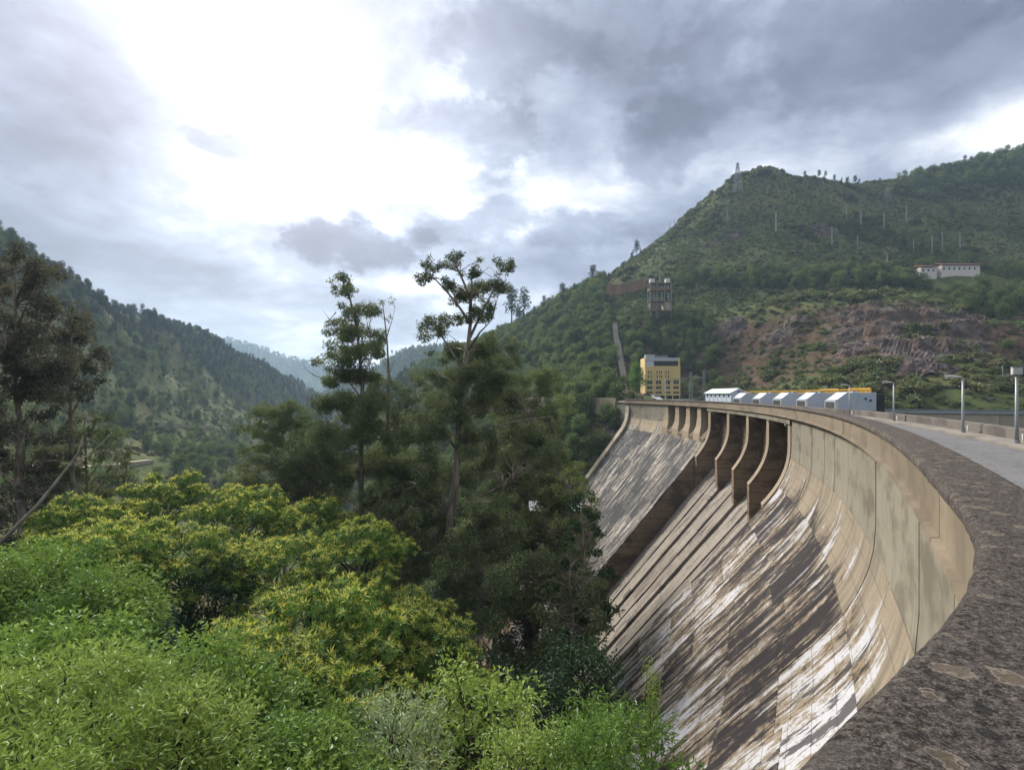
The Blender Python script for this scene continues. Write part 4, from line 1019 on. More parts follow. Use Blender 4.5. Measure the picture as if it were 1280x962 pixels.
CHEST = [
    (115, 612, 40, 'flowering chestnut at the left end of the yellow topped row'), (205, 590, 46, 'flowering chestnut under the pale path across the valley'),
    (300, 606, 44, 'flowering chestnut right of the dark hollow between crowns'), (385, 618, 50, 'flowering chestnut at the back beside the dark eucalyptus'),
    (455, 645, 40, 'flowering chestnut whose right edge meets the eucalyptus trunks'), (345, 668, 36, 'flowering chestnut in the middle of the yellow topped row'),
    (385, 725, 25, 'large flowering chestnut with long hanging leaves, in front of the row'), (235, 655, 34, 'flowering chestnut with bare twigs around the dark hollow'),
    (530, 765, 33, 'low flowering chestnut at the foot of the thick eucalyptus trunk'), (470, 720, 33, 'flowering chestnut below the bare eucalyptus trunk'),
    (440, 845, 20, 'shaded chestnut above the silver leaved tree'), (130, 650, 30, 'flowering chestnut behind the bright broadleaf on the left'),
    (320, 800, 20, 'chestnut in the lower middle with a deep shaded side'), (560, 830, 30, 'shaded chestnut behind the yellow green young tree')]
for i, (u, v, z, lb) in enumerate(CHEST): stand('chestnut', u, v, z, lb, G1, i, (0.92, 0.80, 0.86)[i % 3] if z > 24 else 0.72)
G2 = 'broadleaf trees in the left foreground'
for i, (u, v, z, lb) in enumerate([
    (40, 668, 24, 'bright green broadleaf against the left edge below the dark tree'), (120, 712, 21, 'bright green broadleaf in front of the chestnut row'),
    (185, 800, 15, 'bright green broadleaf beside the large chestnut'), (60, 765, 16, 'bright green broadleaf with pale upturned leaves at the left'),
    (-60, 700, 20, 'bright green broadleaf cut off by the left edge'), (290, 850, 15, 'bright green broadleaf at the bottom beside the shaded chestnut')]): stand('bright', u, v, z, lb, G2, i, (0.80, 0.66, 0.72)[i % 3])
for i, (u, v, z, lb) in enumerate([
    (60, 815, 11.5, 'feathery yellow green tree in the lower left corner'), (190, 850, 10.5, 'feathery yellow green tree along the bottom left'), (-70, 840, 11, 'feathery yellow green tree cut by the left border'), (20, 905, 8.5, 'feathery yellow green tree nearest the bottom left corner')]):
    stand('feather', u, v, z, lb, 'feathery trees in the lower left', i, (0.78, 0.66)[i % 2])
stand('bright', 375, 905, 12.5, 'olive green broadleaf at the bottom left of the silver leaved tree', G2, 1, 0.62)
stand('deep', 262, 690, 33, 'dark green evergreen in the hollow between the chestnuts', None, 1, 0.9, 0.4)
stand('pale', 492, 866, 15, 'silvery green tree at the bottom centre', None, 0, 0.85)
stand('sprig', 600, 826, 18, 'yellow green young tree with airy crown at the bottom centre', None, 0, 1.0)
stand('sprig', 660, 905, 15, 'low yellow green young tree in front of the dark evergreen', None, 0, 0.6, 2.0)
stand('fern', 775, 868, 19, 'fresh green young tree in front of the dam face', None, 0, 0.95)
stand('fern', 735, 900, 15, 'fresh green young tree at the bottom edge left of the dam', None, 0, 0.55, 2.2)
stand('deep', 728, 790, 30, 'dark green evergreen beside the foot of the dam face', None, 0, 1.0)
stand('deep', 670, 830, 27, 'dark green evergreen between the young tree and the trunks', None, 1, 0.95)
stand('deep', 600, 800, 36, 'dark green evergreen below the bare eucalyptus branches', None, 0, 0.9, 1.0)
def sprig_shoots():
    rng = np.random.default_rng(77)
    base = W(806, 905, 20); r = empty('tall_shoot', base); mb = MB(); cl = []
    for k in range(3):
        tip = np.array([0.12 + 0.22 * k, 0.1 * k, 2.6 - 0.45 * k]); pts = wig(rng, (0, 0, -7), tip, 6, 0.02); mb.tube(pts, [0.05, 0.045, 0.04, 0.035, 0.03, 0.02, 0.008], 5)
        for q in np.linspace(0.72, 1.0, 9): cl.append([*(np.array([0, 0, -7]) * (1 - q) + tip * q), 0.17])
    o = mb.build('trunk', BM_['dark'], r); o.name = 'stem'
    g = cloud(rng, cl, 900, 0.16, 0.035, -0.7, 0.6, 0.5)
    link('leaves', leaf_obj_mesh('leaves', g, LM['yellowgreen']), r); tag(r, 'thin yellow green shoot standing up before the dam face', 'plant')
sprig_shoots()

# ------------------------------------------------------------------ eucalyptus
def euc_tree(label, trunk_px, z, limbs_px, clumps_px, seed, mat='euc', r0=0.42, name='eucalyptus_tree', dens=210, depth=0.35, group=None, L=0.38, Wd=0.125, dead=(), bark='euc', full=lambda v: 1.0):
    """trunk, limbs and leaf clumps laid out from the outline seen (px), given real size and depth at z metres"""
    rng = np.random.default_rng(seed); s = z / 600
    def w(u, v, dy=0.0): zz = z + dy; return np.array([(u - 640) / 600 * zz, zz, EYE + (493 - v) / 600 * zz])
    b = w(*trunk_px[0]); gz = ground(b[0], b[1]); base = np.array([b[0], b[1], gz])
    tr = [base] + [w(u, v, rng.normal() * 0.25) for u, v in trunk_px]
    if tr[1][2] < gz: tr = [base] + tr[2:]
    root = empty(name, tuple(base)); tag(root, label, 'tree', group)
    n = len(tr); rs = [r0 * (1.25 if i == 0 else 1.0) * (1 - 0.80 * i / (n - 1)) for i in range(n)]
    mb = MB(); mb.tube([tuple(p - base) for p in tr], rs, 8)
    tips = []
    for lim in limbs_px:
        dy = rng.normal() * depth * 6; pts = [w(u, v, dy * k / max(1, len(lim) - 1)) for k, (u, v) in enumerate(lim)]
        r = r0 * 0.30; m = len(pts)
        mb.tube([tuple(p - base) for p in pts], [r * (1 - 0.8 * k / (m - 1)) for k in range(m)], 6); tips += [pts[-1], (pts[-1] + pts[-2]) / 2]
    cl = []
    arr = np.array(tr + tips)
    for (u, v, rp) in clumps_px:
        c = w(u, v, rng.normal() * depth * 7); r = rp * s * full(v)
        # a clump is a handful of sprays
        for _ in range(9 if rp > 9 else 4):
            q = c + rvec(rng, 1)[0] * r * rng.uniform(0.3, 1.15) * np.array([1.0, 1.0, 0.75]); cl.append([*(q - base), r * rng.uniform(0.22, 0.48)])
            d = np.linalg.norm(arr - q, axis=1) + np.where(arr[:, 2] > q[2], 2.0, 0); a = arr[int(np.argmin(d))]
            if np.linalg.norm(a - q) < 9:
                rr = r0 * 0.10; pts = wig(rng, a - base, q - base, 3, 0.12, 0.05); mb.tube(pts, [rr, rr * 0.7, rr * 0.5, rr * 0.25], 4)
    for lim in dead:
        dy = rng.uniform(-3.5, 0.5); pts = [w(u, v, dy * k / max(1, len(lim) - 1)) - base for k, (u, v) in enumerate(lim)]; m = len(pts); mb.tube([tuple(p) for p in pts], [r0 * 0.20 * (1 - 0.85 * k / (m - 1)) for k in range(m)], 4)
    me = bpy.data.meshes.new('trunk'); me.from_pydata(mb.v, [], mb.f); me.materials.append(BM_[bark]); me.polygons.foreach_set('use_smooth', np.ones(len(me.polygons), bool)); me.update()
    link('trunk', me, root)
    g = cloud(rng, cl, dens, L, Wd, 0.55, 0.45, 0.9, 0.35, 0.75, 0.2)
    link('crown', leaf_obj_mesh('crown', g, LM[mat]), root)
    return root
GE = 'eucalyptus trees between the chestnuts and the dam'
euc_tree('tallest eucalyptus with open branching top against the sky', [(560, 770), (561, 700), (563, 645), (570, 600), (572, 560), (573, 520), (577, 480), (584, 440), (588, 405), (588, 372), (574, 340)], 58,
    [[(588, 405), (575, 385), (560, 366), (545, 350), (532, 345)], [(588, 385), (590, 360), (589, 338)], [(586, 425), (600, 395), (612, 372), (622, 350), (630, 330)], [(580, 465), (565, 440), (552, 420), (544, 405)],
     [(584, 440), (600, 415), (615, 400)], [(572, 562), (600, 540), (640, 527), (690, 520)], [(570, 560), (550, 535), (530, 525)], [(563, 645), (545, 625), (528, 612), (520, 600)], [(563, 648), (590, 625), (620, 610), (640, 600)], [(562, 660), (590, 690), (620, 690)]],
    [(570, 323, 12), (556, 330, 9), (541, 331, 12), (527, 349, 10), (535, 343, 8), (562, 357, 11), (589, 338, 11), (600, 326, 7), (579, 370, 16), (595, 362, 12), (619, 361, 14), (630, 329, 12), (625, 340, 7), (544, 407, 15), (530, 410, 9), (558, 400, 9), (590, 391, 13), (608, 385, 10), (572, 400, 8),
     (560, 440, 20), (600, 445, 22), (580, 470, 24), (545, 470, 18), (620, 470, 22), (560, 505, 22), (605, 505, 24), (635, 500, 20), (540, 535, 22), (585, 545, 20), (625, 545, 22), (660, 535, 22), (520, 590, 24), (555, 600, 24), (600, 590, 24), (640, 590, 22), (680, 560, 22), (500, 625, 18), (535, 650, 14), (610, 640, 18), (640, 660, 18)],
    5, 'euc', 0.62, group=GE, dens=330, full=lambda v: 1.0 if v < 360 else 1.28)
euc_tree('slim eucalyptus with ragged top left of the tallest one', [(452, 640), (451, 590), (452, 540), (453, 480), (449, 440), (446, 410), (438, 375), (430, 358)], 62,
    [[(450, 450), (440, 425), (428, 405)], [(452, 455), (462, 430), (460, 412)], [(453, 500), (435, 475), (420, 450)], [(452, 540), (475, 500), (490, 480)]],
    [(427, 355, 13), (440, 362, 9), (415, 352, 7), (424, 404, 14), (438, 388, 10), (450, 392, 15), (457, 415, 17), (436, 418, 14), (418, 445, 16), (432, 440, 14), (450, 440, 16), (470, 430, 10), (440, 470, 17), (420, 475, 14), (465, 470, 17), (412, 500, 20), (440, 505, 22), (470, 505, 20), (400, 540, 24), (435, 545, 22), (470, 545, 22), (500, 540, 20), (390, 580, 24), (425, 590, 24), (465, 590, 24), (500, 585, 22)],
    6, 'euc', 0.40, group=GE, dead=[[(405, 473), (395, 470), (384, 463), (377, 452)], [(420, 390), (412, 400), (402, 385)]], dens=330, full=lambda v: 1.1 if v < 370 else 1.38)
euc_tree('thin dying eucalyptus beside the slim one', [(486, 560), (485, 500), (486, 465), (484, 430), (481, 400), (478, 378)], 66, [[(484, 420), (490, 400), (494, 385)]],
    [(480, 378, 9), (490, 376, 6), (472, 390, 7), (487, 398, 6), (480, 412, 7), (476, 430, 8), (470, 520, 15), (500, 530, 16), (485, 555, 18)], 7, 'euc', 0.24, group=GE, dead=[[(486, 470), (492, 450), (490, 440)]], dens=130)
def euc_auto(label, u, vtop, z, hw, vbot, seed, mat='euc', r0=0.32, n=16, group=GE, name='eucalyptus_tree', dens=150, vbase=None, L=0.42, Wd=0.15, top_w=0.35):
    rng = np.random.default_rng(seed); tr = []; lean = rng.uniform(-0.15, 0.15) * hw
    for k in range(7): t = k / 6; tr.append((u + lean * (1 - t) + rng.normal() * 2, (vbase or vbot + 40) * (1 - t) + (vtop + 6) * t))
    limbs = []; cl = []
    for k in range(n):
        t = (k + 0.5) / n; v = vtop + (vbot - vtop) * t; wd = hw * (top_w + (1 - top_w) * math.sin(min(1, t * 1.15) * math.pi * 0.62))
        side = -1 if k % 2 else 1; e = rng.uniform(0.35, 1.0); uu = u + side * wd * e
        rp = rng.uniform(0.34, 0.5) * hw * (0.7 + 0.3 * t); cl.append((uu, v, rp)); cl.append((u + rng.normal() * wd * 0.35, v + rng.normal() * 6, rp * 0.8))
        if k % 2 == 0: limbs.append([(u, v + wd * 0.9), (u + (uu - u) * 0.5, v + wd * 0.4), (uu, v)])
    dead = []
    for k in range(7):
        v = vtop + (vbot - vtop) * rng.uniform(0.25, 1.0); sd = rng.choice((-1, 1)); ln = hw * rng.uniform(0.7, 1.5); q = [(u + lean * .4, v)]
        for j in range(4): q.append((q[-1][0] + sd * ln / 4 * rng.uniform(.5, 1.3), q[-1][1] - ln / 4 * rng.uniform(-.3, .9)))
        dead.append(q)
    return euc_tree(label, tr, z, limbs, cl, seed, mat, r0, name, dens, 0.3, group, L, Wd, dead)
for i, a in enumerate([
    ('dark eucalyptus at the left of the stand, behind the chestnuts', 350, 505, 72, 40, 640, 'euc_fresh'), ('eucalyptus with a leaning bare limb behind the chestnut row', 385, 535, 64, 34, 650, 'euc'),
    ('dark eucalyptus between the slim and the tallest one', 510, 470, 84, 36, 640, 'euc'), ('dark eucalyptus close behind the tallest one on its right', 625, 425, 95, 40, 640, 'euc'),
    ('bushy eucalyptus right of the tallest one, before the hillside', 672, 465, 88, 40, 660, 'euc_fresh'), ('eucalyptus with pale bare branches in front of the rocks', 655, 545, 66, 42, 700, 'euc'),
    ('leafy eucalyptus left of the upright dark tree by the dam', 700, 585, 62, 36, 740, 'euc_fresh'), ('eucalyptus with low dark crown behind the tallest trunk', 520, 565, 66, 40, 720, 'euc'),
    ('low dark eucalyptus right of the tallest trunk', 610, 620, 54, 44, 780, 'euc'), ('shaded eucalyptus behind the low chestnuts', 480, 610, 58, 40, 740, 'euc'),
    ('low dark eucalyptus with dead twigs near the dam foot', 665, 690, 50, 46, 830, 'euc')]):
    euc_auto(a[0], a[1], a[2], a[3], a[4] * 1.3, a[5], 100 + i, a[6], 0.30, 20)
euc_auto('upright dark eucalyptus just left of the dam face', 728, 612, 47, 34, 800, 130, 'deep', 0.26, 16, None, dens=260, L=0.42, Wd=0.16, top_w=0.3)
euc_auto('slender dark eucalyptus standing before the lower dam face', 712, 690, 43, 40, 830, 131, 'euc', 0.24, 14, None, dens=200)
GD = 'dark dry leaved trees at the left edge'
euc_auto('tallest dark dry leaved tree at the left edge', 20, 326, 44, 72, 500, 140, 'dry', 0.34, 12, GD, 'dry_leaved_tree', 190, 640, 0.42, 0.16, 0.6)
euc_auto('dark dry leaved tree right of the tallest one at the left edge', 88, 392, 48, 44, 500, 141, 'dry', 0.26, 10, GD, 'dry_leaved_tree', 190, 640, 0.42, 0.16, 0.5)
euc_auto('dark dry leaved tree cut by the left border', -45, 360, 40, 60, 560, 142, 'dry', 0.34, 12, GD, 'dry_leaved_tree', 190, 640, 0.42, 0.16, 0.6)
euc_auto('low grey green tree below the dark dry leaved ones', 30, 510, 46, 60, 690, 143, 'dry', 0.26, 12, GD, 'dry_leaved_tree', 190, 690, 0.42, 0.16, 0.6)
euc_auto('low olive tree beside the pale slanting trunk at the left', 105, 515, 52, 50, 620, 144, 'euc', 0.22, 10, GD, 'dry_leaved_tree', 150, 640, 0.42, 0.16, 0.6)
def slanting_trunk():
    rng = np.random.default_rng(5); z = 36
    def w(u, v): return np.array([(u - 640) / 600 * z, z, EYE + (493 - v) / 600 * z])
    b = w(10, 665); b[2] = ground(b[0], b[1]); r = empty('leaning_trunk', tuple(b)); mb = MB()
    mb.tube([tuple(w(*p) - b) for p in ((-10, 690), (18, 660), (48, 630), (72, 600), (86, 582), (97, 566), (104, 545))], [0.16, 0.14, 0.12, 0.10, 0.075, 0.05, 0.02], 7)
    mb.tube([tuple(w(*p) - b) for p in ((84, 584), (105, 572), (125, 556), (140, 540))], [0.06, 0.05, 0.035, 0.015], 5)
    mb.tube([(0, 0, -0.3), tuple(w(-10, 690) - b)], [0.2, 0.16], 6)
    mb.build('bare_trunk', bark_mat('bleached_bark', (0.25, 0.21, 0.17), (0.45, 0.40, 0.34), 2), r, True); tag(r, 'bleached bare trunk leaning up to the right at the left edge', 'tree')
slanting_trunk()
# ------------------------------------------------------------------ what grows on the hillsides
def bush_mesh(name, seed, mat, n=7, R=1.0, L=0.42, Wd=0.26, dens=150, rz=0.8):
    """a unit bush about 2 R across standing on z = 0"""
    rng = np.random.default_rng(seed); cl = []
    for k in range(n):
        a = rng.uniform(0, 6.28); q = rng.uniform(0, 0.62) * R; cl.append([math.cos(a) * q, math.sin(a) * q, rng.uniform(0.25, 0.85) * rz, rng.uniform(0.30, 0.48) * R])
    g = cloud(rng, cl, dens, L, Wd, 0.1, 0.8, 0.8, 0.7)
    return leaf_obj_mesh(name, g, LM[mat])
def hill_tree_mesh(seed, mat, h=8.0, R=2.6, n=16, L=0.55, Wd=0.34, dens=34, bark='dark', base=0.28):
    rng = np.random.default_rng(seed); cl = []
    for k in range(n):
        t = rng.uniform(base, 0.95); w = R * math.sin(math.pi * min(1, (t - base) / (1 - base) * 0.8 + 0.2)) ** 0.7; a = rng.uniform(0, 6.28); q = rng.uniform(0.2, 0.75) * w
        cl.append([math.cos(a) * q, math.sin(a) * q, t * h, rng.uniform(0.3, 0.45) * R])
    cl = np.array(cl); g = cloud(rng, cl, dens, L, Wd, 0.15, 0.8, 0.8, 0.65)
    tm = trunk_mesh('trunk', rng, cl, -1.0, h * 0.55, 0.16, BM_[bark], 7, False, sides=5)
    return g, tm
def pine_mesh(seed, h=9.0, mat='pine', R=2.0, base=0.45, n=12):
    rng = np.random.default_rng(seed); cl = []
    for k in range(n):
        t = base + (1 - base) * (k + 0.5) / n; w = R * (1.05 - (t - base) / (1 - base)) * rng.uniform(0.5, 1.1); a = k * 2.4 + rng.uniform(-.5, .5)
        cl.append([math.cos(a) * w * 0.7, math.sin(a) * w * 0.7, t * h, rng.uniform(0.34, 0.55) * R])
    cl = np.array(cl); g = cloud(rng, cl, 75, 0.6, 0.24, -0.2, 0.9, 0.7, 0.5, 0.6)
    mb = MB(); mb.tube([(0, 0, -1), (rng.normal() * 0.1, 0, h * 0.5), (rng.normal() * 0.2, 0, h * 0.97)], [0.19, 0.13, 0.04], 5)
    for c in cl[::2]: mb.tube([(0, 0, c[2] - 0.5), tuple(c[:3])], [0.06, 0.02], 4)
    me = bpy.data.meshes.new('trunk'); me.from_pydata(mb.v, [], mb.f); me.materials.append(BM_['dark']); me.update()
    return g, me
LM['bracken'] = leaf_mat('bracken_frond', (0.085, 0.125, 0.036), (0.200, 0.240, 0.075), 0.35, 0.2)
SRC = {}                                     # meshes kept for the scattered growth
def src(key, meshes):
    c = bpy.data.collections.new('growth_' + key)
    for i, me in enumerate(meshes):
        o = bpy.data.objects.new('%s_source_%02d' % (key, i), me); c.objects.link(o)
    SRC[key] = (c, len(meshes))
def with_trunk(pair, mat, bark='dark'):
    """crown and trunk as one mesh for a far tree of the mass"""
    g, tm = pair; v, f, c = g; nv = len(v)
    tv = np.array([q.co for q in tm.vertices]); tf = []
    for p in tm.polygons:
        ix = list(p.vertices)
        for k in range(1, len(ix) - 1): tf.append((ix[0] + nv, ix[k] + nv, ix[k + 1] + nv))
    me = fast_mesh('growth', np.concatenate([v, tv]), np.concatenate([f, np.array(tf)]), LM[mat], False, None, np.concatenate([c, np.full((len(tv), 3), 0.5)]))
    me.materials.append(BM_[bark]); mi = np.zeros(len(f) + len(tf), np.int32); mi[len(f):] = 1; me.polygons.foreach_set('material_index', mi); me.update()
    return me
src('scrub', [bush_mesh('scrub', 200 + i, 'scrub') for i in range(4)])
src('fernbank', [bush_mesh('fernbank', 210 + i, 'bracken', 6, 1.0, 0.36, 0.22, 150, 0.6) for i in range(3)])
src('thicket', [bush_mesh('thicket', 215 + i, 'deep', 7, 1.0, 0.34, 0.20, 220, 0.7) for i in range(3)])
src('heath', [bush_mesh('heath', 220 + i, 'heath', 6, 1.0, 0.30, 0.16, 160, 0.5) for i in range(2)])
src('gorse', [bush_mesh('gorse', 230 + i, 'gorse', 6, 1.0, 0.30, 0.16, 160, 0.5) for i in range(2)])
WOOD = [hill_tree_mesh(240 + i, 'wood', 7.0 + i * 0.7, 2.9 + 0.25 * (i % 3), 18) for i in range(5)]
PINE = [pine_mesh(260 + i, 8.5 + i * 0.9) for i in range(5)]
src('wood', [with_trunk(p, 'wood') for p in WOOD]); src('pine', [with_trunk(p, 'pine') for p in PINE])
def scatter(name, label, key, pts, sc, tilt=0.12, sink=0.1, seed=0, zs=None):
    """one uncountable mass: the kept meshes stood on many points"""
    if len(pts) == 0: return
    c, n = SRC[key]; rng = np.random.default_rng(seed); m = len(pts)
    me = bpy.data.meshes.new(name); me.vertices.add(m)
    p = np.asarray(pts, np.float32).copy(); p[:, 2] -= sink; me.vertices.foreach_set('co', p.ravel())
    a = me.attributes.new('sc', 'FLOAT_VECTOR', 'POINT'); s3 = np.stack([sc, sc, sc * (zs if zs is not None else 1.0)], 1).astype(np.float32); a.data.foreach_set('vector', s3.ravel())
    a = me.attributes.new('rot', 'FLOAT_VECTOR', 'POINT'); a.data.foreach_set('vector', np.stack([rng.normal(size=m) * tilt, rng.normal(size=m) * tilt, rng.uniform(0, 6.28, m)], 1).astype(np.float32).ravel())
    a = me.attributes.new('pick', 'INT', 'POINT'); a.data.foreach_set('value', rng.integers(0, n, m).astype(np.int32))
    o = link(name, me); tag(o, label, kind='stuff')
    ng = bpy.data.node_groups.new(name, 'GeometryNodeTree'); ng.is_modifier = True
    ng.interface.new_socket('Geometry', in_out='INPUT', socket_type='NodeSocketGeometry'); ng.interface.new_socket('Geometry', in_out='OUTPUT', socket_type='NodeSocketGeometry')
    gi = ng.nodes.new('NodeGroupInput'); go = ng.nodes.new('NodeGroupOutput')
    ci = ng.nodes.new('GeometryNodeCollectionInfo'); ci.inputs['Collection'].default_value = c; ci.inputs['Separate Children'].default_value = True; ci.inputs['Reset Children'].default_value = True
    iop = ng.nodes.new('GeometryNodeInstanceOnPoints'); iop.inputs['Pick Instance'].default_value = True
    def at(nm, ty): q = ng.nodes.new('GeometryNodeInputNamedAttribute'); q.data_type = ty; q.inputs['Name'].default_value = nm; return q.outputs['Attribute']
    e2r = ng.nodes.new('FunctionNodeEulerToRotation')
    L = ng.links.new
    L(gi.outputs[0], iop.inputs['Points']); L(ci.outputs[0], iop.inputs['Instance']); L(at('pick', 'INT'), iop.inputs['Instance Index'])
    L(at('rot', 'FLOAT_VECTOR'), e2r.inputs[0]); L(e2r.outputs[0], iop.inputs['Rotation']); L(at('sc', 'FLOAT_VECTOR'), iop.inputs['Scale']); L(iop.outputs[0], go.inputs[0])
    md = o.modifiers.new('growth', 'NODES'); md.node_group = ng
    return o
# what of the slopes can be seen from the dam (with a generous margin)
AZ = np.linspace(rad(-60), rad(54), 740); RG = np.arange(20, 1000, 3.0)
_ax = np.sin(AZ)[:, None] * RG; _ay = np.cos(AZ)[:, None] * RG
_in = (_ax > TX0) & (_ax < TX1) & (_ay < TY1)
_hz = np.where(_in, H(_ax, _ay), -200)
_el = (_hz - EYE) / RG
_run = np.maximum.accumulate(np.concatenate([np.full((len(AZ), 1), -9.0), _el[:, :-1]], 1), 1)
VIS = _in & ((_hz + 7 - EYE) / RG > _run - 0.004)
def sample(n, rmin, rmax, rng, dens_pow=1.0):
    """random visible ground points, even over the ground (or thinned with distance)"""
    az = rng.uniform(AZ[0], AZ[-1], n); r = np.sqrt(rng.uniform(0, 1, n) * (rmax ** 2 - rmin ** 2) + rmin ** 2)
    ia = np.clip(np.searchsorted(AZ, az), 0, len(AZ) - 1); ir = np.clip(((r - 20) / 3).astype(int), 0, len(RG) - 1)
    k = VIS[ia, ir]; az = az[k]; r = r[k]
    x = np.sin(az) * r; y = np.cos(az) * r
    return np.stack([x, y, H(x, y)], 1)
def px(p): return 640 + 600 * p[:, 0] / p[:, 1], 493 - 600 * (p[:, 2] - EYE) / p[:, 1]
rngH = np.random.default_rng(99)
_HOUSE = hit(1188, 346, 220)
def clear_of_works(p):
    """keep the yard, road, stair, buildings and the dam free"""
    x, y = p[:, 0], p[:, 1]; dd, ph = dam_rd(x, y)
    dam_zone = (ph > -13.8) & (ph < 60) & (dd > -12) & (dd < 70) & (p[:, 2] > -dd / SLOPE - 14)
    dam_zone |= (ph > -13) & (ph < 22) & (dd > -10) & (dd < 60)
    yard = (np.abs(x - 62) < 17) & (y > 150) & (y < 226)
    uu, vv = px(p); trk = (uu > 78) & (uu < 205) & (vv > 570) & (vv < 606) & (y > 100) & (y < 240)
    lake = (p[:, 2] < -5.5) & (dd < -3) & (x > 20) & (y < 190)
    hp = _HOUSE; lane = CLEAR_LINES(x, y) | ((np.abs(x - hp.x) < 26) & (y > hp.y - 34) & (y < hp.y + 10))
    return ~(dam_zone | yard | lake | lane | trk)
_STAIR = [hit(783, 492, 150), hit(779, 470, 150), hit(774, 445, 150), hit(770, 425, 150), hit(768, 406, 150)]
_STAIR = [p for p in _STAIR if p is not None]
def seg_dist(x, y, a, b):
    ax, ay, bx, by = a[0], a[1], b[0], b[1]; t = np.clip(((x - ax) * (bx - ax) + (y - ay) * (by - ay)) / max(1e-6, (bx - ax) ** 2 + (by - ay) ** 2), 0, 1)
    return np.hypot(x - ax - t * (bx - ax), y - ay - t * (by - ay))
_PATHS = []
def path_hits(pts, z0=60): q = [hit(u, v, z0) for u, v in pts]; return [p for p in q if p is not None]
_PATHS.append(('valley_path', path_hits([(88, 592), (110, 588), (135, 585), (160, 582), (188, 578)], 100), 3.2))
_PATHS.append(('hill_track', path_hits([(195, 532), (230, 533), (262, 534)], 150), 2.6))
_PATHS.append(('upper_track', path_hits([(10, 441), (30, 443), (55, 446)], 120), 2.4))
def CLEAR_LINES(x, y):
    m = np.zeros(len(x), bool)
    for a, b in zip(_STAIR[:-1], _STAIR[1:]): m |= seg_dist(x, y, a, b) < 3.0
    for _, q, w in _PATHS:
        for a, b in zip(q[:-1], q[1:]): m |= seg_dist(x, y, a, b) < w
    return m
def drape(name, pts, w, mat, lift=0.25):
    """a path laid on the slope"""
    if len(pts) < 2: return
    dense = []
    for a, b in zip(pts[:-1], pts[1:]):
        n = max(2, int((b - a).length / 3)); dense += [a.lerp(b, i / n) for i in range(n)]
    dense.append(pts[-1]); v = []
    for i, p in enumerate(dense):
        t = dense[min(i + 1, len(dense) - 1)] - dense[max(i - 1, 0)]; nrm = Vector((t.y, -t.x, 0)).normalized()
        zc = max(ground(p.x + nrm.x * k, p.y + nrm.y * k) for k in (-w / 2, 0, w / 2))
        for k in (-w / 2, w / 2): v.append((p.x + nrm.x * k, p.y + nrm.y * k, zc + lift))
        for k in (w / 2, -w / 2): v.append((p.x + nrm.x * k, p.y + nrm.y * k, zc - 3.0))
    f = []
    for i in range(len(dense) - 1):
        for j in range(4): f.append((4 * i + j, 4 * i + (j + 1) % 4, 4 * i + 4 + (j + 1) % 4, 4 * i + 4 + j))
    o = link(name, fast_mesh(name, np.array(v), np.array(f), mat)); tag(o, kind='structure'); return o
for nm, q, w in _PATHS: drape(nm, q, w, M['tanwall'], 0.5)
def keep(p, prob): return p[rngH.random(len(p)) < prob]
